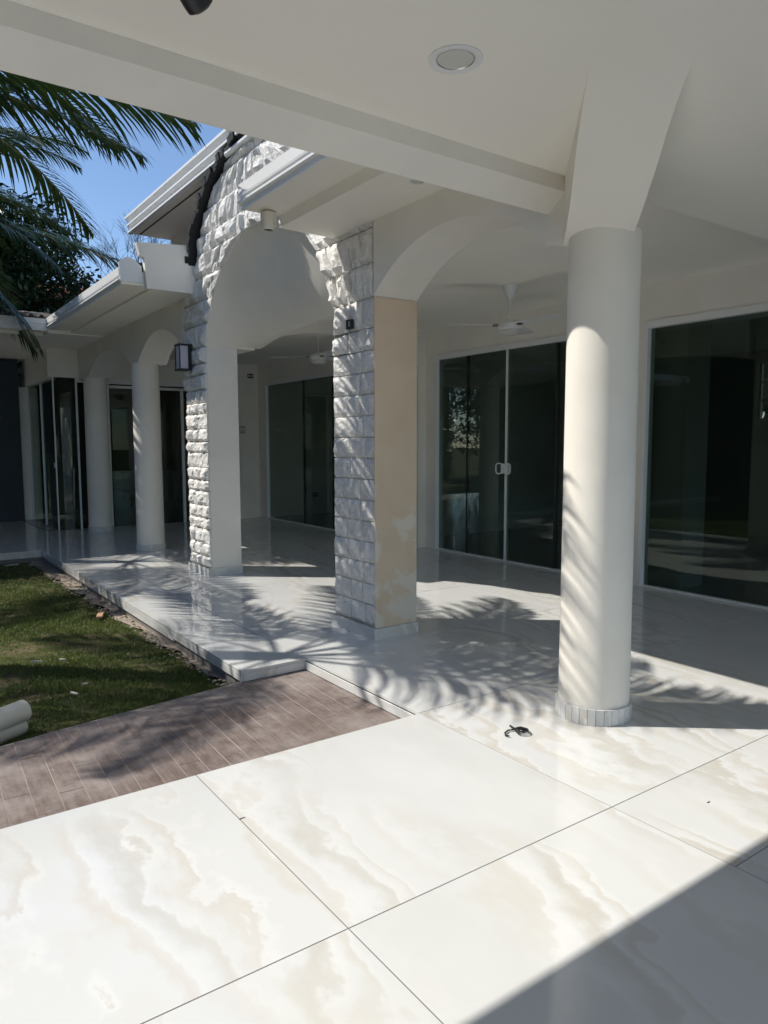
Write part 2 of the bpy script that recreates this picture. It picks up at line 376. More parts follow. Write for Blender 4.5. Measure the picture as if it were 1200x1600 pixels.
# ------------------------------------------------------------------ walls, arches
XW0, XW1 = 2.861, 3.231
def arch_prof(y0, y1, zs, rise, n=24):
    h = (y1-y0)/2; c = (y0+y1)/2; Rr = (h*h+rise*rise)/(2*rise); cz = zs+rise-Rr
    return [(y0+(y1-y0)*i/n, cz+math.sqrt(max(Rr*Rr-(y0+(y1-y0)*i/n-c)**2, 0))) for i in range(n+1)]
def arch_wall(g, x0, x1, ya, yb, prof, ztop):
    """wall from ya to yb, flat top, lower outline follows prof (y,z points)"""
    pts = [(ya, prof[0][1])] + [p for p in prof if ya+1e-4 < p[0] < yb-1e-4] + [(yb, prof[-1][1])]
    n = len(g.v); m = len(pts)
    for x in (x0, x1):
        for y, z in pts: g.v.append((x, y, z))
        for y, z in pts: g.v.append((x, y, ztop))
    A, B, Cc, D = n, n+m, n+2*m, n+3*m
    for i in range(m-1):
        g.f += [(A+i, A+i+1, B+i+1, B+i), (Cc+i+1, Cc+i, D+i, D+i+1), (A+i+1, A+i, Cc+i, Cc+i+1), (B+i, B+i+1, D+i+1, D+i)]
    g.f += [(A, B, D, Cc), (A+m-1, Cc+m-1, D+m-1, B+m-1)]

def skirting(parent, segs, mat=TILE, name='skirting'):
    for s_ in segs: G().box(*s_).obj(name, mat, parent, bevel=.001)

near_arch = thing('arch_wall', 'white plaster segmental arch wall spanning from stone pillar to the big column', 'wall', (XW0, 4.14, 0))
def loc(o, parent):
    """keep a child built in world coordinates where it stands"""
    o.matrix_parent_inverse = Matrix() if o.parent.type == 'MESH' else Matrix.Translation(-Vector(o.parent.location)); return o
g = G(); arch_wall(g, XW0, XW1, 2.46, 4.14, [(2.46, 2.385)]+arch_prof(2.60, 4.138, 2.395, .30), 3.25)
loc(g.obj('arch', PL, near_arch), near_arch)

def column(name, label, cx, cy_, ztop, ridx):
    t = thing(name, label, 'column', (cx, cy_, 0), 0, 'round white columns')
    rb, rs = .192, .176
    G().lathe([(rs+.002, .074), (rs, .5), (rs-.002, 1.2), (rs-.005, ztop)], 0, 0, 56).obj('shaft', PL, t, smooth=True)
    G().lathe([(rb-.004, 0), (rb-.004, .072), (rs-.02, .078)], 0, 0, 48).obj('base_core', GROUT, t, smooth=True)
    n = 30; me = None
    for i in range(n):
        a0 = -math.pi/n*.94; a1 = -a0
        if me is None:
            me = G().prism([(rb*math.cos(a0), rb*math.sin(a0)), (rb*math.cos(a1), rb*math.sin(a1)), ((rb-.012)*math.cos(a1), (rb-.012)*math.sin(a1)), ((rb-.012)*math.cos(a0), (rb-.012)*math.sin(a0))], 0.001, .082, 'z').mesh('base_tile', TILE)
        o = link('base_tile', me, t); o.rotation_euler = (0, 0, 2*math.pi*i/n)
    return t
col_big = column('round_column', 'thick round white column in the right foreground, palm shadows on its sunlit side', 2.985, 2.335, 2.40, 0)
column('round_column', 'round white column just left of the far stone pillar, sun streak on its left', 3.0, 9.58, 2.43, 1)
column('round_column', 'farthest round white column beside the corner glass doors', 3.0, 12.15, 2.45, 2)

# diagonal haunch running from the big column up into the porch ceiling
ZC = 2.69
hl = [(2.889,2.513,2.372), (2.82,2.445,2.388), (2.733,2.356,2.414), (2.581,2.203,2.488), (2.454,2.076,2.585), (2.285,1.907,2.662), (2.14,1.76,2.688), (2.06,1.68,ZC+.001)]
hr = [(3.02,2.20,2.372), (2.90,2.09,2.385), (2.841,2.028,2.408), (2.686,1.858,2.50), (2.56,1.72,2.590), (2.418,1.565,2.662), (2.31,1.44,2.688), (2.24,1.36,ZC+.001)]
def smooth_line(a, n=22):
    """resample a 3-D polyline evenly with rounded corners"""
    P = [Vector(q) for q in a]; out = []
    for k in range(n+1):
        t_ = k/n*(len(P)-1); i = min(int(t_), len(P)-2); f = t_-i
        p0, p1, p2, p3 = P[max(i-1, 0)], P[i], P[i+1], P[min(i+2, len(P)-1)]
        out.append(tuple(.5*((2*p1)+(p2-p0)*f+(2*p0-5*p1+4*p2-p3)*f*f+(3*p1-p0-3*p2+p3)*f**3)))
    return out
hl, hr = smooth_line(hl), smooth_line(hr)
g = G(); m = len(hl)
for a in (hl, hr):
    for x, y, z in a: g.v.append((x, y, z))
    for x, y, z in a: g.v.append((x, y, 2.9))
for i in range(m-1):
    g.f += [(i, i+1, 2*m+i+1, 2*m+i), (i+1, i, m+i, m+i+1), (2*m+i, 2*m+i+1, 3*m+i+1, 3*m+i), (m+i, 3*m+i, 3*m+i+1, m+i+1)]
g.f += [(0, 2*m, 3*m, m), (m-1, 2*m-1, 4*m-1, 3*m-1)]
haunch = g.obj('haunch', PLC, None, smooth=True)
haunch.parent = col_big; haunch.matrix_parent_inverse = Matrix.Translation(-Vector(col_big.location))
hc = G().lathe([(.13, 2.377), (.13, 2.9)], 2.985, 2.335, 32).box(2.875, 3.05, 2.42, 2.458, 2.378, 2.9).obj('capital', PL, None)
hc.parent = col_big; hc.matrix_parent_inverse = Matrix.Translation(-Vector(col_big.location))

# far arch wall with two arches
fw = thing('arch_wall', 'shaded white wall with two small arches above the far round columns', 'wall', (XW0, 9.6, 0))
prof = arch_prof(7.79, 9.42, 2.42, .31)+[(9.44, 2.43), (9.74, 2.43)]+arch_prof(9.76, 11.98, 2.44, .31)
g = G(); arch_wall(g, XW0, XW1, 7.79, 12.59, prof+[(12.1, 2.45), (12.59, 2.45)], 3.3)
loc(g.obj('arch', PL, fw), fw)

# ------------------------------------------------------------------ stone facade: two pillars and the big arch
XS1 = 3.23; XR1 = 3.43
fac = thing('stone_arch_facade', 'tall arched facade of rough white painted stone on two square pillars', 'wall', (XW0, 5.96, 0))
A0, A1, AC = 4.71, 7.21, 5.96      # intrados feet, centre
def intr(y):
    d = 1.674-(y-AC)**2; return 2.066+math.sqrt(max(d, 0))
def extr(y):
    d = 1-((y-AC)/1.47)**2; return 3.0+1.08*math.sqrt(max(d, 0))
XF = XW0+.035                     # core face behind the stones
def core_block(y0, y1, z0, z1, mat=PL, x0=XF, x1=XS1): 
    return loc(G().box(x0, x1, y0, y1, z0, z1).obj('pillar', mat, fac), fac)
loc(G().box(XF, XS1, 4.145, 4.709, .005, 2.39).obj('pillar', PL, fac), fac)
loc(G().box(XF-.03, XW1+.002, 4.139, 4.147, .085, 2.392).obj('bare_jamb', PUTTY, fac, label='jamb of bare beige putty with white filler patches'), fac)
loc(G().box(XF, XS1, 7.212, 7.785, .005, 2.39).obj('pillar', PL, fac), fac)
# arch ring core
g = G(); n = 40; y0, y1 = 4.17, 7.785
ysn = sorted(set([y0+(y1-y0)*i/n for i in range(n+1)]+[A0, A1, 4.49+.001, 7.43]))
for xa in (XF,):
    for a, b in zip(ysn[:-1], ysn[1:]):
        xb = XS1 if b <= A0+.01 else XR1
        def lo(y): return 2.39 if (y <= A0+1e-6 or y >= A1-1e-6) else max(2.39, intr(y))
        def hi(y): return max(2.96, extr(y)) if abs(y-AC) < 1.47 else 2.96
        k = len(g.v)
        g.v += [(xa,a,lo(a)),(xa,b,lo(b)),(xa,b,hi(b)),(xa,a,hi(a)),(xb,a,lo(a)),(xb,b,lo(b)),(xb,b,hi(b)),(xb,a,hi(a))]
        g.f += [(k,k+3,k+2,k+1),(k+4,k+5,k+6,k+7),(k,k+1,k+5,k+4),(k+3,k+7,k+6,k+2)]
        if a == ysn[0]: g.f.append((k,k+4,k+7,k+3))
        if b == ysn[-1]: g.f.append((k+1,k+2,k+6,k+5))
loc(g.obj('arch_ring', PL, fac), fac)
# inner wall closing the top of the arch
g = G(); arch_wall(g, 3.43, 3.50, A0-.02, A1+.02, [(A0-.02,2.41)]+arch_prof(A0, A1, 2.41, .12)+[(A1+.02,2.41)], 3.4)
loc(g.obj('tympanum', PL, fac), fac)
g = G(); nA, nB = 40, 10; a_h = math.atan2(2.40-2.066, 1.25)
back = arch_prof(A0, A1, 2.41, .12, nA)
for j in range(nB+1):
    f = j/nB
    for i in range(nA+1):
        th = a_h+(math.pi-2*a_h)*(1-i/nA); yf, zf = AC+1.294*math.cos(th), 2.066+1.294*math.sin(th)-.002
        yb, zb = back[i]; e = f*f*(3-2*f)*.5+f*.5
        g.v.append((XF-.012+(3.431-XF+.012)*f, yf*(1-e)+yb*e, zf*(1-e)+zb*e))
for j in range(nB):
    for i in range(nA): a = j*(nA+1)+i; g.f.append((a, a+1, a+nA+2, a+nA+1))
loc(g.obj('vault', PL, fac, smooth=True), fac)
for seg in ((XW0-.012, XW0+.33+.05, 4.127, 4.139, 0.0, .082), (XW0-.012, XW0-.001, 4.139, 4.715, 0.0, .082),
            (XW0-.012, XW0-.001, 7.20, 7.79, 0.0, .082), (XW0-.001, XS1+.008, 7.198, 7.211, 0.0, .082), (XW0-.001, XS1+.008, 4.71, 4.722, 0, .082)):
    loc(G().box(*seg).obj('skirting', TILE, fac, bevel=.001), fac)

cnt = 0
BROKEN = []
def stone(q, depth=.045, seed=0):
    """rough stone: q = four (y,z) corners, anticlockwise from lower left (seen from -X)"""
    global cnt
    nU, nV = 6, 5
    if 4.40 < (q[0][0]+q[1][0])/2 < 4.80 and 2.02 < (q[0][1]+q[3][1])/2 < 2.72:   # loosened stones with gaps between them
        rs_ = random.Random(seed+5); sx = rs_.uniform(.008, .035); sk = rs_.uniform(-.03, .03)
        q = [(q[0][0]+sx, q[0][1]+rs_.uniform(0, .02)), (q[1][0]-sx*.4, q[1][1]+.004), (q[2][0]-sx+sk, q[2][1]-rs_.uniform(0, .03)), (q[3][0]+sx*.5+sk, q[3][1]-.006)]
        depth = .05
    rs = random.Random(seed); g = G(); ox = rs.uniform(0, 50)
    for j in range(nV+1):
        for i in range(nU+1):
            u, v = i/nU, j/nV
            y = (q[0][0]*(1-u)+q[1][0]*u)*(1-v)+(q[3][0]*(1-u)+q[2][0]*u)*v
            z = (q[0][1]*(1-u)+q[1][1]*u)*(1-v)+(q[3][1]*(1-u)+q[2][1]*u)*v
            e = min(u, 1-u, v, 1-v)*2
            fl_ = depth < .02
            d = (.014+depth*(.8+.5*noise.noise(Vector((y*8+ox, z*8, 1)))+.9*abs(noise.noise(Vector((y*30+ox, z*22, 3)))))) if fl_ and e > 0 else (.016+.008*rs.random()) if fl_ else .012+depth*(.62+.38*min(1, e*2.4))*(.35+.95*(noise.noise(Vector((y*7+ox, z*7, ox)))+.45)+.55*abs(noise.noise(Vector((y*24+ox, z*17, ox*2))))) if e > 0 else .012+depth*.30*(.4+rs.random())
            jit = .006 if e > 0 else .0025
            g.v.append((XF+.004-d, y+rs.uniform(-jit, jit), z+rs.uniform(-jit, jit)))
    W = nU+1
    for j in range(nV):
        for i in range(nU):
            a = j*W+i
            if rs.random() < .5: g.f += [(a, a+1, a+W+1), (a, a+W+1, a+W)]
            else: g.f += [(a, a+1, a+W), (a+1, a+W+1, a+W)]
    # sides back into the mortar
    rim = [i for i in range(W)]+[j*W+nU for j in range(1, W)]+[nV*W+i for i in range(nU-1, -1, -1)]+[j*W for j in range(nV-1, 0, -1)]
    b0 = len(g.v)
    for r_ in rim: v = g.v[r_]; g.v.append((XF+.006, v[1], v[2]))
    for i in range(len(rim)):
        j = (i+1) % len(rim); g.f.append((rim[j], rim[i], b0+i, b0+j))
    loc(g.obj('stone', STONE, fac), fac); cnt += 1
GP = .004
def row(yl, yh, z0, z1, n, seed, yl1=None, yh1=None):
    """stones between y limits at the bottom (yl,yh) and at the top (yl1,yh1)"""
    yl1 = yl if yl1 is None else yl1; yh1 = yh if yh1 is None else yh1
    rs = random.Random(seed); cuts = [0]
    ws = [rs.uniform(.7, 1.35) for _ in range(n)]; tot = sum(ws)
    for w_ in ws: cuts.append(cuts[-1]+w_/tot)
    for a, b in zip(cuts[:-1], cuts[1:]):
        q = [(yl+(yh-yl)*a+GP, z0+GP), (yl+(yh-yl)*b-GP, z0+GP), (yl1+(yh1-yl1)*b-GP, z1-GP), (yl1+(yh1-yl1)*a+GP, z1-GP)]
        if q[1][0]-q[0][0] < .012 and q[2][0]-q[3][0] < .012: continue
        if q[1][0] < q[0][0]: q[1] = (q[0][0]+.004, q[1][1])
        if q[2][0] < q[3][0]: q[2] = (q[3][0]+.004, q[2][1])
        stone(q, (.044 if z0 > 1.9 else .034) if seed >= 300 else .021, seed*31+int(a*100))
def inv_intr(z): return math.sqrt(max(1.674-(z-2.066)**2, 0)) if z > 2.40 else 1.25
def inv_extr(z): return 1.47*math.sqrt(max(1-((z-3.0)/1.08)**2, 0)) if z > 3.0 else 1.47
z = .088; k = 0; hs = [.155]*15
while z < 2.39:
    h = .150 if z+.155*1.6 < 2.39 else 2.392-z
    row(4.142, 4.708, z, z+h, 3, 100+k)
    k += 1; z += h
z = .088; k = 0
while z < 2.39:
    h = .135+.02*((k*7) % 3-1) if z+.135*1.7 < 2.39 else 2.392-z
    row(7.214, 7.784, z, z+h, 3, 300+k); k += 1; z += h
z = 2.394; k = 0
while z < 4.06:
    h = rnd.choice((.17, .20, .14, .23)); z1 = min(z+h, 4.07)
    if z < 3.26:   # two sides of the arch
        ii, ii1 = inv_intr(z), inv_intr(z1)
        if z1 > 3.355: ii1 = 0.0
        oN, oN1 = (1.79, 1.79) if z < 2.9 else (inv_extr(z), inv_extr(z1))
        oF, oF1 = (1.82, 1.82) if z < 2.86 else (inv_extr(z), inv_extr(z1))
        row(AC-oN, AC-ii, z, z1, 5 if z < 2.9 else 4, 500+k, AC-oN1, AC-ii1)
        row(AC+ii, AC+oF, z, z1, 4 if z < 2.9 else 5, 600+k, AC+ii1, AC+oF1)
    else:
        row(AC-inv_extr(z), AC+inv_extr(z), z, z1, max(3, int(inv_extr(z)*12)), 700+k, AC-inv_extr(z1), AC+inv_extr(z1))
    k += 1; z = z1
# jagged dark tile edge that caps the arch
n = 64
for i in range(n):
    th = math.pi*(.02+.96*i/(n-1)); p0 = Vector((AC+1.47*math.cos(th), 3.0+1.08*math.sin(th)))
    nrm = Vector((math.cos(th)/1.47, math.sin(th)/1.08)).normalized(); tg = Vector((-nrm.y, nrm.x)); hw = .033
    a = p0+nrm*.002-tg*hw; b = p0+nrm*.002+tg*hw; t_ = .055+.03*rnd.random()
    pr_ = [tuple(a), tuple(b), tuple(b+nrm*t_), tuple(a+nrm*t_*(.7+.4*rnd.random()))]
    loc(G().prism(pr_, XW0-.055-.05*rnd.random(), XR1+.02, 'x').obj('capping_tile', FELT, fac), fac)
loc(G().box(XF-.006, XF+.002, 4.36, 4.70, 2.0, 2.39).obj('broken_mortar', MORTAR, fac), fac)
# small recessed box left in the stonework
jb = loc(G().box(XW0-.028, XW0-.002, 4.385, 4.45, 2.205, 2.27).obj('socket_box', DARK, fac), fac)
G().box(XW0-.031, XW0-.028, 4.40, 4.412, 2.22, 2.255).obj('terminal', SILVER, jb).matrix_parent_inverse = Matrix()

# ------------------------------------------------------------------ eaves
def eave(label, y0, y1, x_out=2.135, z0=2.964, ztop=3.12, name='roof_eave', inner=2.42, zi=2.89, wallx=XW0+.05):
    t = thing(name, label, 'roof', (x_out, y0, z0))
    a = loc(G().prism([(x_out+.02, z0), (inner, z0), (inner, zi), (wallx, zi), (wallx, ztop-.02), (x_out+.02, ztop-.02)], y0, y1, 'y').obj('soffit', PLC, t), t)
    # stepped gutter
    p = [(x_out-.012, ztop), (x_out-.012, ztop-.07), (x_out+.002, ztop-.075), (x_out+.002, ztop-.105), (x_out-.02, ztop-.11), (x_out-.02, ztop-.122), (x_out+.006, ztop-.128), (x_out+.006, z0-.006), (x_out+.0195, z0-.006), (x_out+.0195, ztop)]
    loc(G().prism(p, y0-.005, y1+.005, 'y').obj('gutter', WHITE, t), t)
    s_ = .30
    loc(G().prism([(x_out+.03, ztop-.015), (x_out+.03, ztop+.02), (4.9, ztop+.02+s_*(4.9-x_out)), (4.9, ztop-.015+s_*(4.9-x_out))], y0+.01, y1-.01, 'y').obj('roof_slope', ROOFT, t), t)
    return t
ne = eave('white guttered eave with stepped soffit ending at the stone pillar', 2.6, 4.66)
fe = eave('white guttered eave over the two far round columns', 7.47, 11.0, x_out=2.12, z0=2.975, ztop=3.13, zi=2.95)
# plaster end block of the far eave
loc(G().prism([(2.36, 2.945), (2.868, 2.945), (2.868, 3.43), (2.27, 3.38), (2.30, 3.26), (2.345, 3.24)], 7.40, 7.465, 'y').obj('end_block', PL, fe), fe)
loc(G().prism([(2.12, 3.0), (2.34, 3.0), (2.33, 3.16), (2.26, 3.22), (2.19, 3.24), (2.11, 3.18)], 7.45, 7.47, 'y').obj('gutter_stop', WHITE, fe), fe)
# upper eave behind the arch
ue = thing('roof_eave', 'high white eave with lined gutter rising against the blue sky behind the stone arch', 'roof', (2.82, 7, 4.0))
loc(G().box(2.84, 3.40, 4.9, 9.45, 4.02, 4.16).obj('soffit', PLC, ue), ue)
loc(G().prism([(2.77, 4.21), (2.77, 4.185), (2.835, 4.17), (2.835, 4.125), (2.785, 4.12), (2.785, 4.10), (2.836, 4.09), (2.836, 4.045), (2.80, 4.04), (2.80, 4.02), (2.836, 4.012), (2.836, 4.005), (2.8395, 4.005), (2.8395, 4.21)], 4.88, 9.47, 'y').obj('gutter', WHITE, ue), ue)
loc(G().box(3.33, 3.40, 4.9, 9.40, 3.25, 4.019).obj('wall', PL, ue), ue)
loc(G().box(2.93, 2.945, 4.95, 9.4, 4.012, 4.019).obj('dark_soffit_strip', DARK, ue), ue)  # thin dark strip along the soffit
loc(G().prism([(2.86, 4.165), (2.86, 4.20), (5.5, 4.95), (5.5, 4.9)], 4.88, 9.46, 'y').obj('roof_slope', ROOFT, ue), ue)

# wing eave (runs to the left)
we = thing('roof_eave', 'low white eave of the far wing at the left edge under dark roof tiles', 'roof', (0, 11, 3))
loc(G().prism([(11.02, 2.965), (11.30, 2.965), (11.30, 2.93), (12.598, 2.93), (12.598, 3.10), (11.02, 3.10)], -5.5, 2.118, 'x').obj('soffit', PLC, we), we)
loc(G().box(2.119, 2.86, 11.002, 12.598, 2.93, 3.10).obj('soffit', PLC, we), we)
loc(G().prism([(11.0, 3.12), (11.0, 3.05), (11.014, 3.045), (11.014, 3.02), (10.995, 3.015), (10.995, 2.955), (11.0195, 2.955), (11.0195, 3.12)], -5.5, 2.108, 'x').obj('gutter', WHITE, we), we)
loc(G().prism([(11.02, 3.10), (11.02, 3.13), (15.5, 3.93), (15.5, 3.86)], -5.5, 2.6, 'x').obj('roof_slope', ROOFT, we), we)
loc(G().box(-5.5, 2.394, 12.602, 15.3, 2.93, 3.0).obj('soffit', PLC, we), we)
for i in range(60):
    x = -5.4+i*.133
    loc(G().tube([(x, 11.0, 3.14), (x, 13.2, 3.535)], .035, 6).obj('roof_tile', ROOFT, we), we)

# ------------------------------------------------------------------ porch ceiling and beam
pc = thing('porch_ceiling', 'smooth off white porch ceiling with a deep edge beam overhead', 'ceiling', (0, 0, ZC))
loc(G().box(-4.2, 9.5, -2.4, 2.476, ZC, 2.88).obj('ceiling', PLC, pc), pc)
loc(G().prism([(2.4765, 2.616), (2.588, 2.538), (2.592, 2.538), (2.592, 3.1), (2.4765, 3.1)], -4.2, XW0-.001, 'x').obj('beam', PL, pc), pc)
loc(G().prism([(2.4765, 2.70), (2.50, 2.70), (2.50, 2.86), (2.4765, 2.86)], XW1+.001, 6.05, 'x').obj('ceiling_edge', PL, pc), pc)
tc = thing('terrace_ceiling', 'shaded white ceiling over the covered terrace holding both ceiling fans', 'ceiling', (4.6, 7, 2.86))
loc(G().box(XW1+.001, 6.049, 2.502, 4.14, 2.86, 2.95).obj('ceiling', PLC, tc), tc)
loc(G().box(3.502, 6.049, 4.1405, 7.55, 2.86, 2.95).obj('ceiling', PLC, tc), tc)
loc(G().box(XW1+.001, 6.049, 7.79, 12.599, 2.86, 2.95).obj('ceiling', PLC, tc), tc)
# cross wall with flat arch between stone pillar and back wall
cwall = thing('cross_arch', 'white cross wall with a flat arch dividing the terrace behind the stone pillar', 'wall', (4.6, 7.6, 0))
prf = arch_prof(3.29, 5.92, 2.40, .30)
g = G(); arch_wall(g, 7.552, 7.788, 3.233, 6.049, [(3.233, 2.40)]+prf+[(6.049, 2.40)], 3.0)
g.v = [(v[1], v[0], v[2]) for v in g.v]
loc(g.obj('arch', PL, cwall), cwall)
loc(G().box(5.92, 6.049, 7.552, 7.788, 0.001, 2.40).obj('pilaster', PL, cwall), cwall)
# main roof slab over everything to the right (keeps the sun out)
mr = thing('house_roof', 'main house roof slope above the glazed rooms', 'roof', (6, 6, 3))
loc(G().prism([(3.42, 3.42), (7.5, 4.7), (11, 3.6), (11, 3.0), (6.4, 3.0), (3.42, 3.0)], -3.4, 17, 'y').obj('slab', ROOFT, mr), mr)

# ------------------------------------------------------------------ back wall, glazing, rooms
XB = 6.05
bw = thing('house_wall', 'white house wall with wide dark glass sliding doors behind the terrace', 'wall', (XB, 6, 0))
def wbox(x0, x1, y0, y1, z0, z1, name='wall', mat=PL, par=None):
    return loc(G().box(x0, x1, y0, y1, z0, z1).obj(name, mat, par or bw), par or bw)
HZ = 2.50
for y0, y1, z0, z1 in ((-8, 0.30, -.01, 3.0), (.30, 4.24, 2.53, 3.0), (4.24, 4.75, -.01, 3.0), (4.75, 7.36, 2.53, 3.0), (7.36, 9.30, -.01, 3.0), (9.30, 12.30, 2.53, 3.0), (12.30, 12.60, -.01, 3.0)):
    wbox(XB, XB+.16, y0, y1, z0, z1)
def glazing(y0, y1, cuts, handle=None, white_cut=None, x=XB, label=None):
    fr = loc(G().box(x-.012, x+.09, y0-.002, y0+.035, 0.001, HZ+.028).box(x-.012, x+.09, y1-.035, y1+.002, 0.001, HZ+.028)
             .box(x-.014, x+.09, y0-.002, y1+.002, HZ-.035, HZ+.029).box(x+.0, x+.08, y0+.035, y1-.035, .001, .016).obj('sliding_door', WHITE, bw, bevel=.002, label=label), bw)
    ed = [y0+.035]+cuts+[y1-.035]
    for i in range(len(ed)-1):
        xo = x+.02+(.022 if i in (0, len(ed)-2) else 0)
        p = G().box(xo, xo+.008, ed[i]-.004, ed[i+1]+.004, .018, HZ-.036).obj('glass_pane', GLASS, fr); loc(p, bw)
    for c in cuts:
        mt = WHITE if c == white_cut else DARK
        wd = .014 if c == white_cut else .006
        loc(G().box(x+.012, x+.052, c-wd, c+wd, .018, HZ-.036).obj('stile', mt, fr), bw)
    return fr
gd = glazing(4.75, 7.36, [5.33, 6.075, 6.755], white_cut=6.075, label='four panel glass sliding door with one white meeting stile')
hn = G()
hn.box(XB-.012, XB+.010, 6.02, 6.13, 1.04, 1.155)
for s_ in (-1, 1):
    yc = 6.075
    hn.tube([(XB-.005, yc+s_*.045, 1.045), (XB-.03, yc+s_*.075, 1.035), (XB-.03, yc+s_*.105, 1.045), (XB-.03, yc+s_*.115, 1.06), (XB-.03, yc+s_*.115, 1.135), (XB-.03, yc+s_*.105, 1.15), (XB-.03, yc+s_*.075, 1.16), (XB-.005, yc+s_*.045, 1.15)], .008, 8)
loc(hn.obj('handle', WHITE, gd, smooth=True), bw)
glazing(.30, 4.24, [2.25], label='wide dark picture window at the right edge')
glazing(9.30, 12.30, [9.95, 10.9], label='far left sliding door half hidden by the stone pillar')

# end wall of the terrace with corner glazing
YE = 12.6
ew = thing('wing_wall', 'shaded white wing wall at the far end with corner glass doors', 'wall', (4, YE, 0))
def ebox(*a, name='wall', mat=PL): return loc(G().box(*a).obj(name, mat, ew), ew)
ebox(5.20, 8.9, YE, YE+.15, -.01, 3.0)
ebox(2.395, 5.20, YE, YE+.15, 2.47, 3.0)
ebox(2.395, 2.55, YE+.15, 14.9, 2.44, 3.0)
ebox(2.30, 2.46, 14.75, 14.95, .0, 2.44, mat=PL); ebox(-.2, 2.30, 14.95, 15.1, .0, 3.0, mat=PLD)
ebox(1.75, 2.28, 14.6, 14.94, 0, 2.92, name='pier', mat=PLD)
f1 = loc(G().box(2.455, 2.475, YE+.002, YE+.022, 0.001, 2.47).box(2.80, 2.83, YE, YE+.05, .001, 2.47).box(2.80, 5.2, YE-.004, YE+.05, 2.40, 2.468).box(3.27, 3.33, YE, YE+.05, .001, 2.40)
         .box(3.33, 5.2, YE+.004, YE+.05, 2.33, 2.375).box(3.86, 3.90, YE, YE+.05, .001, 2.33).box(4.55, 4.60, YE, YE+.05, .001, 2.33).obj('window_frame', WHITE, ew), ew)
loc(G().box(2.475, 2.80, YE+.008, YE+.016, .002, 2.468).obj('glass_pane', GLASS, f1), ew)
for a, b in ((2.83, 3.27), (3.33, 3.86), (3.90, 4.55), (4.60, 5.2)):
    loc(G().box(a, b, YE+.02, YE+.028, .002, 2.40 if b < 3.3 else 2.33).obj('glass_pane', GLASS, f1), ew)
loc(G().box(2.457, 2.465, YE+.024, 13.55, .002, 2.44).obj('glass_pane', GLASS, f1), ew)
loc(G().box(2.457, 2.465, 13.56, 14.70, .002, 2.44).obj('glass_pane', GLASS, f1), ew)
loc(G().box(2.44, 2.48, 13.545, 13.565, .002, 2.44).box(2.44, 2.48, 14.70, 14.748, .002, 2.44).obj('stile', WHITE, f1), ew)
loc(G().box(2.448, 2.454, 12.64, 12.70, 1.02, 1.10).obj('lock', SILVER, f1), ew)
loc(G().tube([(2.70, YE-.03, .35), (2.72, YE-.035, 1.0)], .009, 6).obj('handle', SILVER, f1), ew)
# rooms behind the glass (dim, with their own floor and walls)
rm = thing('house_interior', 'dim empty rooms seen through the dark glass doors', 'room', (8, 6, 0))
def rbox(*a, name='wall', mat=PLG): return loc(G().box(*a).obj(name, mat, rm), rm)
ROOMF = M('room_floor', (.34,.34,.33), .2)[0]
RDK = plaster('interior_paint_dimmed', (.30,.31,.29), .08)  # interior paint darkened in colour to dim the view through the panes
WDK = plaster('wing_paint_dimmed', (.14,.15,.14), .1)  # still darker copy, shade put into the paint behind the far left glass
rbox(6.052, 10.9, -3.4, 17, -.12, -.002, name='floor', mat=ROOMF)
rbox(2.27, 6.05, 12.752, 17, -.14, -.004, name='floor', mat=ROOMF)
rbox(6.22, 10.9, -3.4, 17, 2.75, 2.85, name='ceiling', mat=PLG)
for y0, y1, z0, z1 in ((-3.4,-2.6,0,2.75),(-2.6,2.4,2.4,2.75),(-2.6,2.4,0,.5),(2.4,4.9,0,2.75),(4.9,5.62,0,1.75),(4.9,5.62,2.55,2.75),(5.62,9,0,2.75),(9,11.6,0,.6),(9,11.6,2.4,2.75),(11.6,17,0,2.75)):  # wide unseen gaps added to let daylight into the rooms
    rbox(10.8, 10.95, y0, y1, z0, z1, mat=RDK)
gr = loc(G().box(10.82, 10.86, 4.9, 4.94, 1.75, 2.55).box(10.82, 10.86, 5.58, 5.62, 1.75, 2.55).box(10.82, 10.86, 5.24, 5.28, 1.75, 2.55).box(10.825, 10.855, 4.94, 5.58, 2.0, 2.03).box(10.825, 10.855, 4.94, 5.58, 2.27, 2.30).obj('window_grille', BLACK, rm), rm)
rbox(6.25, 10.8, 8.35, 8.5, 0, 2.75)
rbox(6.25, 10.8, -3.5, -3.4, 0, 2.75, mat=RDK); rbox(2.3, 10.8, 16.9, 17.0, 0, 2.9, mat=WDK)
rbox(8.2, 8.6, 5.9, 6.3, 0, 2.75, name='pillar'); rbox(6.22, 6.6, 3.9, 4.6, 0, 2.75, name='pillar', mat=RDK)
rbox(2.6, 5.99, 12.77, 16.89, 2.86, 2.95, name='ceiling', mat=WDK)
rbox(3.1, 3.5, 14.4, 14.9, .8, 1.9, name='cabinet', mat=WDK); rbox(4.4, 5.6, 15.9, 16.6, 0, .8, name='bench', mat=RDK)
rbox(2.9, 3.3, 15.5, 15.7, .0, 1.2, name='cupboard', mat=RDK); rbox(6.0, 6.1, 12.76, 16.9, 0, 2.86, mat=WDK)

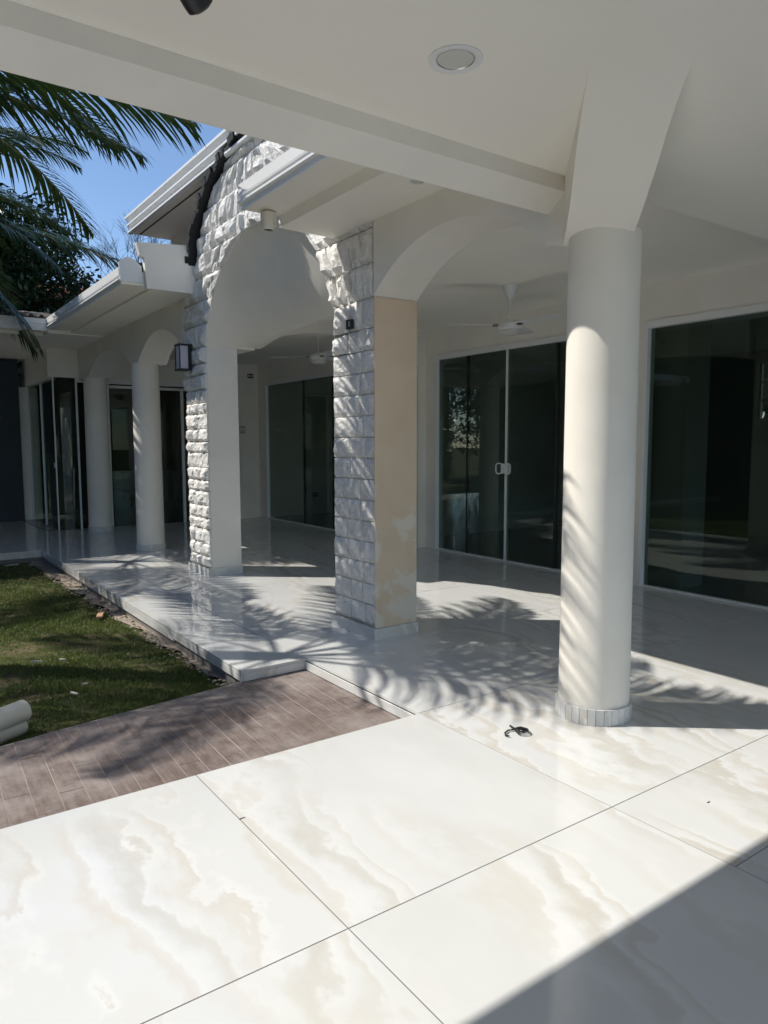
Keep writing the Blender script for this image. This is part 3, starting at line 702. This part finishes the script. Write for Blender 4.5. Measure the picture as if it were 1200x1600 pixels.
# ------------------------------------------------------------------ fittings
def downlight(label, x, y, z, r):
    t = thing('downlight', label, 'downlight', (x, y, z), 0, 'recessed downlights')
    G().lathe([(r*.70, .004), (r*.72, -.002), (r*.90, -.006), (r, -.005), (r, .001)], 0, 0, 40, cap=False).obj('trim_ring', WHITE, t, smooth=True)
    G().lathe([(r*.66, .0), (r*.70, -.004), (r*.705, -.002)], 0, 0, 40, cap=False).obj('inner_ring', SILVER, t, smooth=True)
    G().lathe([(0.0005, -.0015), (r*.66, -.0012), (r*.66, .001)], 0, 0, 32, cap=False).obj('diffuser', LENS, t, smooth=True)
downlight('large round recessed downlight in the porch ceiling overhead', 1.70, 1.965, ZC-.0012, .092)
downlight('small recessed downlight in the soffit beside the arch, past the beam', 2.655, 3.397, 2.8885, .045)
downlight('tiny recessed downlight in the far wing soffit at the left edge', 1.95, 12.1, 2.9288, .05)

def fan(label, x, y, z, rz):
    t = thing('ceiling_fan', label, 'ceiling fan', (x, y, z), rz, 'ceiling fans')
    G().lathe([(.075, 0), (.072, -.02), (.05, -.085), (.018, -.13), (.012, -.14)], 0, 0, 28).obj('canopy', WHITE, t, smooth=True)
    G().lathe([(.011, -.10), (.011, -.33)], 0, 0, 12).obj('rod', WHITE, t, smooth=True)
    G().lathe([(.02, -.31), (.06, -.325), (.105, -.35), (.115, -.375), (.112, -.402), (.09, -.412)], 0, 0, 32).obj('motor_housing', WHITE, t, smooth=True)
    G().lathe([(.10, -.406), (.098, -.428), (.075, -.448), (.03, -.458), (.001, -.459)], 0, 0, 32).obj('lamp_bowl', LENS, t, smooth=True)
    g = G(); nn = 8
    for i in range(nn+1):
        s_ = i/nn; x_ = .10+.50*s_; wd = .045+.035*math.sin(min(s_*1.3, 1)*math.pi*.6)
        tw = .14*(1-s_*.5)
        for sg in (-1, 1):
            for dz in (0, .004): g.v.append((x_, sg*wd, -.365-sg*wd*math.tan(tw)+dz))
    for i in range(nn):
        a = i*4; b = a+4
        g.f += [(a, b, b+2, a+2), (a+1, a+3, b+3, b+1), (a, a+1, b+1, b), (a+2, b+2, b+3, a+3)]
    g.f += [(0, 2, 3, 1), (nn*4, nn*4+1, nn*4+3, nn*4+2)]
    me = g.mesh('blade', WHITE, smooth=True)
    arm = G().box(.07, .16, -.018, .018, -.375, -.355).mesh('blade_arm', BARK)
    for i in range(3):
        o = link('blade', me, t); o.rotation_euler = (0, 0, 2*math.pi*i/3)
        o2 = link('blade_arm', arm, t); o2.rotation_euler = (0, 0, 2*math.pi*i/3)
fan('white three blade ceiling fan seen through the arch left of the big column', 4.98, 4.96, 2.86, R(148))
fan('white ceiling fan half hidden behind the stone pillar', 4.75, 8.12, 2.86, R(20))

# wall lantern on far stone pillar
ln = thing('wall_lantern', 'black framed rectangular lantern on the far stone pillar', 'lantern', (XW0-.04, 7.57, 2.18))
LX = -.115
G().box(LX, .03, -.075, .075, .245, .262).box(LX-.004, .02, -.08, .08, -.012, .004).box(.0, .025, -.06, .06, .004, .245).obj('frame', BLACK, ln, bevel=.002)
for yy in (-.07, .06):
    G().box(LX+.004, LX+.014, yy, yy+.010, .004, .245).obj('post', BLACK, ln)
for yy in (-.07, .06):
    G().box(-.012, -.002, yy, yy+.010, .004, .245).obj('post', BLACK, ln)
G().box(LX+.015, -.014, -.058, .058, .005, .244).obj('shade', LAMPG, ln)
# small white spotlight under the near eave
sp = thing('spotlight', 'small white conical spotlight under the near eave', 'spotlight', (2.30, 4.585, 2.963))
G().lathe([(.016, -.0), (.016, -.012), (.050, -.014), (.052, -.03), (.040, -.125), (.036, -.128), (.030, -.11)], 0, 0, 28).obj('body', PVC, sp, smooth=True)
G().lathe([(.0005, -.118), (.034, -.120)], 0, 0, 20, cap=False).obj('lens', DARK, sp)
G().box(.048, .056, -.012, .012, -.10, .0).obj('bracket', WHITE, sp)
# black fixture on porch ceiling (top edge of the picture)
cf = thing('security_camera', 'black rounded fixture hanging from the porch ceiling at the top edge', 'fixture', (0.79, 1.985, ZC))
G().lathe([(.03, 0), (.03, -.02), (.016, -.024), (.016, -.05)], 0, 0, 20).obj('mount', BLACK, cf, smooth=True)
dv = Vector((-.55, -.25, .45)).normalized(); p0 = Vector((.03, .03, -.10))
G().tube([p0+dv*.16, p0+dv*.155, p0+dv*.02, p0+dv*.004, p0], [.036, .041, .042, .040, .034], 28).obj('body', BLACK, cf, smooth=True)
G().tube([p0-dv*.001, p0-dv*.004], [.026, .025], 24).obj('lens', DARK, cf, smooth=True)

def plate(name, label, x0, x1, y0, y1, z0, z1, mat, cat='switch', mat2=None):
    cx, cy_, cz = (x0+x1)/2, (y0+y1)/2, (z0+z1)/2
    t = thing(name, label, cat, (cx, cy_, cz))
    G().box(x0-cx, x1-cx, y0-cy_, y1-cy_, z0-cz, z1-cz).obj('plate', mat, t, bevel=.002)
    if mat2:
        if (x1-x0) > (y1-y0):
            for s_ in (-.25, .25): G().box((x1-x0)*(s_-.15), (x1-x0)*(s_+.15), y0-cy_-.003, y0-cy_+.001, -(z1-z0)*.25, (z1-z0)*.25).obj('button', mat2, t)
        else:
            for s_ in (-.25, .25): G().box(x0-cx-.003, x0-cx+.001, -(y1-y0)*.2, (y1-y0)*.2, (z1-z0)*(s_-.12), (z1-z0)*(s_+.12)).obj('button', mat2, t)
plate('junction_box', 'small black open wall box high on the white end wall', 5.84, 5.96, YE-.008, YE-.001, 2.62, 2.70, DARK, 'wall box', SILVER)
plate('light_switch', 'pale grey switch plate on the white end wall', 5.66, 5.78, YE-.008, YE-.001, 1.59, 1.73, M('grey_plate', (.4,.4,.38), .5)[0], 'switch', SILVER)
plate('light_switch', 'dark switch plate on the pilaster right of the beige jamb', 5.911, 5.919, 7.62, 7.70, 1.36, 1.48, DARK, 'switch', SILVER)
plate('wall_socket', 'small black socket low on the room wall behind the far glass', 7.2, 7.34, YE-.008, YE-.001, .34, .42, DARK, 'socket', SILVER)

# ------------------------------------------------------------------ things on the ground
def fl(px_, py_, z=0.0):
    d = R2*((px_-600)/FPX)+U2*(-(py_-800)/FPX)+Fv; s_ = (z-1.39)/d.z; return Vector((0,0,1.39))+d*s_
cab = G(); c0 = fl(797, 1150, .006)
pts = [(812,1137),(804,1140),(794,1141),(789,1145),(790,1149),(796,1150)]
cab.tube([tuple(fl(a, b, .008)) for a, b in pts], .004, 8)
for k in range(5):
    lp = []
    for i in range(13):
        a = 2*math.pi*i/12; lp.append(tuple(fl(814+10*math.cos(a)+k*.6-1, 1139.5+3.0*math.sin(a)+k*.3, .006+.004*k)+Vector((0,0,.002*math.sin(3*a+k)))))
    cab.tube(lp, .0032, 6)
cab.tube([tuple(fl(a, b, .01)) for a, b in ((797,1134),(803,1138),(812,1139),(826,1141))], .005, 8)
cab.obj('cable_coil', DARK, smooth=True, label='small coiled black cable lying on the white tiles by the column', cat='cable')
for i, (px_, py_, ln_, sl_) in enumerate(((1107, 1253, .009, 'tiny dark splinter on the sunlit tile right of the column'), (378, 1278, .012, 'tiny dark splinter by the tile joint in the left foreground'))):
    p = fl(px_, py_, .0022); a = rnd.uniform(0, 3)
    G().box(p.x-ln_, p.x+ln_, p.y-.0018, p.y+.0018, .0006, .0022).obj('wood_splinter', BARK, label=sl_, cat='debris', group='splinters on the tiles')

def pipe(label, z, a, b, r):
    a = Vector(a); b = Vector(b); t = thing('pipe_roll', label, 'pipe', tuple(b)); d = (a-b)
    outer = [b+d*0-b, d]
    n = 26; g = G(); u = d.normalized().cross(Vector((0,0,1))).normalized(); v = Vector((0,0,1))
    rings = [(r*.86, Vector((0,0,0))+d.normalized()*.05), (r*.88, Vector((0,0,0))), (r, Vector((0,0,0))), (r, d)]
    for rr, c in rings:
        for i in range(n):
            q = c+u*(rr*math.cos(2*math.pi*i/n))+v*(rr*math.sin(2*math.pi*i/n)); g.v.append(tuple(q))
    for k_ in range(3):
        for i in range(n):
            j = (i+1) % n; g.f.append((k_*n+i, k_*n+j, (k_+1)*n+j, (k_+1)*n+i))
    g.obj('wall', PVC, t, smooth=True)
    g2 = G()
    for i in range(n): g2.v.append(tuple(d.normalized()*.05+u*(r*.86*math.cos(2*math.pi*i/n))+v*(r*.86*math.sin(2*math.pi*i/n))))
    g2.f.append(tuple(range(n))); g2.obj('plug', CONC, t)
pe = fl(38, 1111, ZL+.18); pd = Vector((-1.0, -.62, 0)).normalized()
pA = fl(37, 1110, -.02)
pipe('upper cream plastic pipe lying on the lawn at the left edge', 0, pA+pd*1.8, pA, .058)
pB = fl(32, 1133, -.10)
pipe('lower cream plastic pipe under the other one on the lawn', 0, pB+pd*1.8, pB, .055)

for (px_, py_, s_, sl_) in ((58,1034,.045,'largest white scrap of litter in the middle of the lawn'),(98,1031,.028,'small white scrap right beside the largest lawn scrap'),(20,883,.10,'long white strip of litter at the far corner of the lawn'),(116,1084,.028,'pale scrap in the shaded lawn above the path'),(133,1069,.02,'tiny pale scrap in the shaded lawn, farther from the path')):
    p = fl(px_, py_, ZL+.045); g = G(); nn = 7; a0 = rnd.uniform(0, 3)
    pr_ = [(s_*rnd.uniform(.7, 1.1)*math.cos(2*math.pi*i/nn), s_*.35*rnd.uniform(.6, 1.1)*math.sin(2*math.pi*i/nn)) for i in range(nn)]
    o = g.prism(pr_, 0, .008, 'z').obj('litter_scrap', PVC, label=sl_, cat='litter', group='pale scraps on the lawn')
    o.location = p; o.rotation_euler = (rnd.uniform(-.2,.2), rnd.uniform(-.2,.2), math.atan2(Rv.y, Rv.x)+rnd.uniform(-.3,.3))

# rubble strip between lawn and ledge
rb = G(); base = []
for i in range(40):
    y = 4.2+6.1*i/39; base.append(y)
strip = G()
for i, y in enumerate(base):
    a = 1.84; wdt = (.05 + .17*max(0, (y-4.6)/5.7)**.7) + .035*math.sin(y*7.1)+.02*math.sin(y*17)
    strip.v += [(a, y, ZL+.012), (a-wdt, y, ZL+.016+.01*math.sin(y*11))]
for i in range(39): k = i*2; strip.f.append((k, k+1, k+3, k+2))
strip.obj('rubble_strip', RUBBLE, kind='structure', label='broken mortar strip between the lawn and the terrace ledge')
bmr = bmesh.new()
for i in range(420):
    y = 4.15+6.1*rnd.random()**.8; x = 1.79-rnd.random()*(.07+.15*(y-4)/6); s_ = rnd.uniform(.003, .015)
    mt = Matrix.Translation((x, y, ZL+.018+s_*.2)) @ Matrix.Rotation(rnd.uniform(0, 3), 4, 'Z') @ Matrix.Diagonal((s_*rnd.uniform(.8,1.6), s_*rnd.uniform(.7,1.2), s_*.55, 1))
    r_ = bmesh.ops.create_icosphere(bmr, subdivisions=1, radius=1, matrix=mt)
    for v in r_['verts']: v.co += Vector((rnd.uniform(-.3,.3), rnd.uniform(-.3,.3), rnd.uniform(-.15,.15)))*s_
me = bpy.data.meshes.new('mortar_rubble'); bmr.to_mesh(me); bmr.free(); me.materials.append(RUBBLE)
link('mortar_rubble', me, label='crumbs of pale broken mortar along the terrace ledge', kind='stuff')
o = G().box(-.11, .11, -.025, .025, 0, .02).obj('broken_board', M('raw_wood', (.45,.27,.16), .8)[0], bevel=.004, label='short broken wooden offcut on the rubble strip', cat='offcut'); p = fl(157, 962, ZL+.04); o.location = p; o.rotation_euler.z = R(70)

# grass blades (uncountable)
g = G(); rg = random.Random(3)
def blade(x, y, h, lean, a, wd):
    k = len(g.v); cx, sx = math.cos(a), math.sin(a); z = ZL+0.03*noise.noise(Vector((x*.9, y*.9, 0)))-.003
    lx, ly = -sx*lean, cx*lean
    g.v += [(x-cx*wd, y-sx*wd, z), (x+cx*wd, y+sx*wd, z), (x+lx*.4+cx*wd*.7, y+ly*.4+sx*wd*.7, z+h*.6), (x+lx*.4-cx*wd*.7, y+ly*.4-sx*wd*.7, z+h*.6), (x+lx, y+ly, z+h)]
    g.f += [(k, k+1, k+2, k+3), (k+3, k+2, k+4)]
for i in range(230000):
    y = 3.55+6.8*rg.random()**1.35; x = 1.76-rg.random()**1.1*(2.6+ (y-3.5)*.25)
    if y < deck_edge(x)+.01 + .03*noise.noise(Vector((x*5, 3, 0))): continue
    ed = 1.80-(.05+.15*max(0, (y-4.6)/5.7)**.7)+.04*noise.noise(Vector((y*4, 0, 5)))
    if x > ed: continue
    dn = noise.noise(Vector((x*1.3, y*1.3, 4)))+.5*noise.noise(Vector((x*5, y*5, 9)))
    far = (y > 8.8)
    if dn < -.22 and rg.random() < .85: continue
    if far and rg.random() < .45: continue
    h = rg.uniform(.010, .030)*(1+.7*dn)*(.75 if far else 1)
    if rg.random() < .012: h *= 2.2
    blade(x, y, h, rg.uniform(-.025, .025), rg.uniform(0, 6.28), rg.uniform(.0011, .0022)*(1.2+.12*(y-3.5)))
g.mesh
me = bpy.data.meshes.new('grass'); me.from_pydata(g.v, [], g.f); me.materials.append(GRASSM)
link('grass', me, label='short uneven green grass covering the lawn', kind='stuff')

# ------------------------------------------------------------------ palms
def frond_mesh(L, e0, droop, nl, seed, ll=.62, hang=.5):
    """pinnate frond along +X; e0 start elevation, droop = total bend (rad)"""
    rs = random.Random(seed); g = G(); pts = []; p = Vector((0, 0, 0)); n = 22; sway = rs.uniform(-.15, .15)
    for i in range(n+1):
        s_ = i/n; e = e0-droop*(s_**1.25); az = sway*s_
        pts.append(p.copy()); p = p+Vector((math.cos(e)*math.cos(az), math.cos(e)*math.sin(az), math.sin(e)))*(L/n)
    g.tube(pts, [.020*(1-.85*i/n)+.002 for i in range(n+1)], 5)
    nr = len(g.f)
    def at(s_):
        f = s_*n; i = min(int(f), n-1); f -= i; return pts[i].lerp(pts[i+1], f), (pts[i+1]-pts[i]).normalized()
    for k in range(nl):
        s_ = .16+.835*k/(nl-1); q, d = at(s_)
        side0 = d.cross(Vector((0,0,1))).normalized(); up = side0.cross(d).normalized()
        l0 = ll*(math.sin(math.pi*min(.12+s_*.86, 1))**.55)*(.55 if s_ > .97 else 1)
        for sg in (-1, 1):
            l_ = l0*rs.uniform(.85, 1.1); side = side0*sg
            fw = .45+.75*s_+rs.uniform(-.1, .1)
            dr = (side+d*fw+up*rs.uniform(.0, .28)).normalized(); wd = .015*rs.uniform(.8, 1.15)
            hg = hang*rs.uniform(.6, 1.3)
            c = [q]; dd = dr.copy(); m_ = 4
            for j in range(m_):
                c.append(c[-1]+dd*(l_/m_)); dd = (dd+Vector((0,0,-hg*.55))).normalized()
            k0 = len(g.v); ws = [.5, 1, .9, .6, .03]
            for j, cc in enumerate(c):
                dd = (c[min(j+1, m_)]-c[max(j-1, 0)]).normalized(); nn = dd.cross(side0*sg*.3+up*.9).normalized()
                g.v += [tuple(cc-nn*wd*ws[j]), tuple(cc+nn*wd*ws[j])]
            for j in range(m_): a = k0+2*j; g.f.append((a, a+1, a+3, a+2))
    me = bpy.data.meshes.new('frond'); me.from_pydata(g.v, [], g.f); me.materials.append(PALM); me.materials.append(RACHIS)
    for i in range(nr): me.polygons[i].material_index = 1
    me.update(); return me
FR = [frond_mesh(2.7, R(52), R(85), 58, 1, .66, .45), frond_mesh(2.8, R(30), R(70), 60, 2, .68, .5), frond_mesh(2.8, R(12), R(62), 60, 3, .68, .55),
      frond_mesh(2.6, R(-8), R(60), 56, 4, .66, .6), frond_mesh(2.7, R(68), R(70), 54, 5, .6, .35), frond_mesh(3.05, R(5), R(26), 66, 6, .78, .55)]
def palm(label, x, y, zc, fronds, base_z=ZL, lean=(.0, .0), r=.12):
    t = thing('palm_tree', label, 'palm tree', (x+lean[0], y+lean[1], base_z), 0, 'palm trees by the lawn')
    n = 14; h = zc-base_z; g = G()
    pts = [(-lean[0]*(i/n)**1.3, -lean[1]*(i/n)**1.3, h*i/n) for i in range(n+1)]
    g.tube(pts, [r*(1.25-.45*i/n)*(1+.05*(i % 2)) for i in range(n+1)], 14); g.obj('trunk', BARK, t, smooth=True)
    for (az, v, s_) in fronds:
        o = link('frond', FR[v], t); o.location = (-lean[0], -lean[1], h); o.rotation_euler = (rnd.uniform(-.15, .15), 0, az); o.scale = (s_, s_, s_)
    return t
def ringf(n, seed, s_=1.0, skip=None):
    rs = random.Random(seed); out = []
    for i in range(n):
        az = 2*math.pi*i/n*1.0+rs.uniform(-.2, .2)+(i % 3)*.5
        if skip and any(abs((az-a+math.pi) % (2*math.pi)-math.pi) < d for a, d in skip): continue
        out.append((az, (i*2+rs.randint(0, 1)) % 5, s_*rs.uniform(.85, 1.08)))
    return out
def aim(x0, y0, x1, y1): return math.atan2(y1-y0, x1-x0)
P1 = (-.50, 6.35, 3.95); P2 = (-.30, 10.95, 4.15)
palm('tall palm beside the path whose fronds reach in from the top left', *P1, [(R(-27.5), 5, .93), (R(-9), 5, .82), (R(-44), 1, .9), (R(-57), 5, 1.05), (R(6), 1, .95), (R(20), 2, .95), (R(48), 1, .9), (R(80), 2, .95), (R(115), 1, .9), (R(150), 2, .95), (R(196), 2, .82), (R(217), 5, .55), (R(175), 5, .8), (R(-18), 0, .8), (R(60), 3, .95)])
palm('palm behind the lawn with drooping fronds over the far terrace', *P2, [(R(-16), 5, 1.12), (R(-28), 2, 1.05), (R(-4), 1, 1.1), (R(10), 3, 1.1), (R(35), 2, 1), (R(-84), 5, 1), (R(-122), 2, 1.05), (R(-102), 2, .95), (R(60), 2, 1), (R(120), 1, .9), (R(160), 2, .9), (R(-150), 1, .95), (R(-20), 4, .9), (R(-8), 3, 1.1)])
palm('farther palm rising behind the wing roof at the left edge', 1.6, 18.6, 7.1, [(a_*R(26)+R(7), (a_*2+a_//3) % 6, 1.25) for a_ in range(14)], lean=(-.6, .2))

# broad leafy trees
def leafy(name, label, x, y, h, rad, n, seed, zb=.9, mat=LEAF, leaf=.13, group='dark trees beyond the garden', squash=.8):
    rs = random.Random(seed); t = thing(name, label, 'tree', (x, y, ZL-.05), 0, group)
    g = G(); g.tube([(0,0,0), (.05,.02,h*.25), (-.04,.05,h*.5), (0,0,h*.7)], [.20, .15, .12, .06], 10)
    limbs = []
    for i in range(9):
        a = rs.uniform(0, 6.28); e = rs.uniform(.2, 1.2); s0 = rs.uniform(.3, .6)*h; ln_ = rad*rs.uniform(.5, .9)
        p1 = Vector((math.cos(a)*math.cos(e), math.sin(a)*math.cos(e), math.sin(e)))*ln_
        g.tube([(0,0,s0), tuple(p1*.5+Vector((0,0,s0+.08))), tuple(p1+Vector((0,0,s0)))], [.07, .05, .02], 6); limbs.append(p1+Vector((0,0,s0)))
    g.obj('trunk', BARK, t, smooth=True)
    cl = [(Vector((rs.gauss(0, .45)*rad, rs.gauss(0, .45)*rad, h*zb-rad*squash*.6+rs.uniform(-.6, .7)*rad*squash)), rad*rs.uniform(.22, .48)) for _ in range(26)]+[(l, rad*.35) for l in limbs]
    g = G()
    for _ in range(n):
        c, r_ = rs.choice(cl); v = Vector((rs.gauss(0,1), rs.gauss(0,1), rs.gauss(0,1))).normalized()*r_*(rs.random()**.4)
        p = c+v; d = Vector((rs.uniform(-1,1), rs.uniform(-1,1), rs.uniform(-1,.4))).normalized(); u = d.cross(Vector((rs.uniform(-1,1), rs.uniform(-1,1), 1))).normalized()
        l_ = leaf*rs.uniform(.6, 1.3); k = len(g.v)
        g.v += [tuple(p), tuple(p+d*l_*.5+u*l_*.22), tuple(p+d*l_), tuple(p+d*l_*.5-u*l_*.22)]; g.f.append((k, k+1, k+2, k+3))
    me = bpy.data.meshes.new('crown'); me.from_pydata(g.v, [], g.f); me.materials.append(mat); link('crown', me, t)
leafy('mango_tree', 'dense dark leafy tree behind the palms at the far left', 2.3, 19.2, 6.9, 2.4, 34000, 21, leaf=.17)
leafy('mango_tree', 'dark leafy tree standing farther left than the palm, past the wing roof', -1.5, 21.0, 8.0, 3.2, 16000, 22, leaf=.2)
leafy('mango_tree', 'dark leafy tree left of the lawn reflected in the glass', -8.9, 6.4, 7.0, 3.2, 15000, 23, leaf=.22)
leafy('mango_tree', 'dark leafy tree left of the porch reflected in the right window', -8.0, 1.0, 6.5, 3.0, 13000, 24, leaf=.22)
leafy('mango_tree', 'leafy tree added outside the small grilled window to dim it', 14.6, 7.6, 5.2, 2.2, 9000, 31, leaf=.2)  # added to dim the bright sky behind the grille
leafy('mango_tree', 'dark leafy tree at the corner of the garden wall', -6.5, 12.0, 7.0, 3.2, 15000, 25, leaf=.22)
belt = [(-11.5,-6),(-11.8,-1.5),(-11.2,3.2),(-11.9,8.5),(-11.0,14.5),(-9.5,20.5),(-5.5,24.5),(-13,25)]  # tree belt added to block the bright horizon mirrored in the glass
sides = ['beyond the low wall, first behind the porch side', 'beyond the low wall, second from the porch side', 'beyond the low wall, third from the porch side', 'beyond the wall at mid lawn', 'beyond the wall past the lawn', 'beyond the far corner of the wall', 'in the far left distance behind the wing', 'most distant at the left, past the wall corner']
for i, (x_, y_) in enumerate(belt): leafy('mango_tree', 'added sky blocking tree '+sides[i], x_, y_, 7.5+(i % 3)*.6, 3.4, 9000, 40+i, zb=.8, leaf=.30, squash=1.25)
# garden wall on the left and hedges added to block sky light
gw = thing('garden_wall', 'plain grey garden wall beyond the lawn on the left', 'wall', (-9.6, 4, 0))
loc(G().box(-9.7, -9.5, -8, 18, -.3, 2.3).obj('wall', CONC, gw), gw)

def hedge(label, x0, x1, y0, y1, h, n, seed):
    rs = random.Random(seed); t = thing('hedge', label, 'hedge', ((x0+x1)/2, (y0+y1)/2, -.2))
    loc(G().box(x0+.12, x1-.12, y0+.12, y1-.12, -.2, h-.15).obj('branches', BARK, t), t); g = G()  # solid dark core that blocks light, with leaves around it
    for _ in range(n):
        f = rs.random(); p = Vector((rs.uniform(x0, x1), rs.uniform(y0, y1), rs.uniform(-.1, h)))
        k = rs.choice((0, 1, 1, 2, 2) if (x1-x0) > (y1-y0) else (0, 0, 0, 1, 2))
        if k == 0: p.x = rs.choice((x0, x1))+rs.gauss(0, .07)
        elif k == 1: p.y = rs.choice((y0, y1))+rs.gauss(0, .07)
        else: p.z = h+rs.gauss(0, .12)
        d = Vector((rs.uniform(-1,1), rs.uniform(-1,1), rs.uniform(-1,.6))).normalized(); u = d.cross(Vector((rs.uniform(-1,1), rs.uniform(-1,1), 1))).normalized(); l_ = rs.uniform(.10, .2); k = len(g.v)
        g.v += [tuple(p), tuple(p+d*l_*.5+u*l_*.25), tuple(p+d*l_), tuple(p+d*l_*.5-u*l_*.25)]; g.f.append((k, k+1, k+2, k+3))
    me = bpy.data.meshes.new('foliage'); me.from_pydata(g.v, [], g.f); me.materials.append(LEAF); o = link('foliage', me, t); loc(o, t)
hedge('unseen tall hedge added along the garden wall to darken glass reflections', -9.4, -8.7, -8, 19, 4.2, 22000, 71)  # added out of view to fill bright sky gaps in the reflections
hedge('unseen tall hedge added far behind the wing to hide the reflected horizon', -9.4, 1.0, 25, 25.8, 4.6, 14000, 73)  # added out of view where the doors mirror open horizon
hedge('unseen hedge added to keep sky light off the far wing terrace', -2.6, -1.9, 11.6, 15.0, 3.0, 7000, 72)  # added out of view as a sky blocker that shades the wing

# neighbour's red roof and thin twiggy tree seen above the wing
nr_ = thing('neighbour_house', 'distant neighbour house with a red clay tile roof', 'house', (9, 34, 0))
loc(G().box(4.0, 14, 34, 42, -.2, 7.2).obj('wall', CONC, nr_), nr_)
loc(G().prism([(33.4, 7.55), (33.4, 7.7), (38, 9.0), (42.6, 7.7), (42.6, 7.55), (38, 8.8)], 3.6, 14.4, 'x').obj('roof', REDT, nr_), nr_)
tw = thing('twiggy_tree', 'thin bare branched tree against the sky beside the high eave', 'tree', (6.1, 21.2, ZL-.05))
g = G(); rs = random.Random(5)
def grow(p, d, l_, r_, dep):
    q = p+d*l_; g.tube([tuple(p), tuple(q)], [r_, r_*.7], 4)
    if dep == 0: return
    for _ in range(3 if dep > 1 else 4):
        nd = (d+Vector((rs.uniform(-.8,.8), rs.uniform(-.8,.8), rs.uniform(-.3,.6)))).normalized(); grow(q, nd, l_*rs.uniform(.6,.85), r_*.6, dep-1)
grow(Vector((0,0,0)), Vector((0,0,1)), 2.35, .07, 6)
g.obj('branches', BARK, tw)
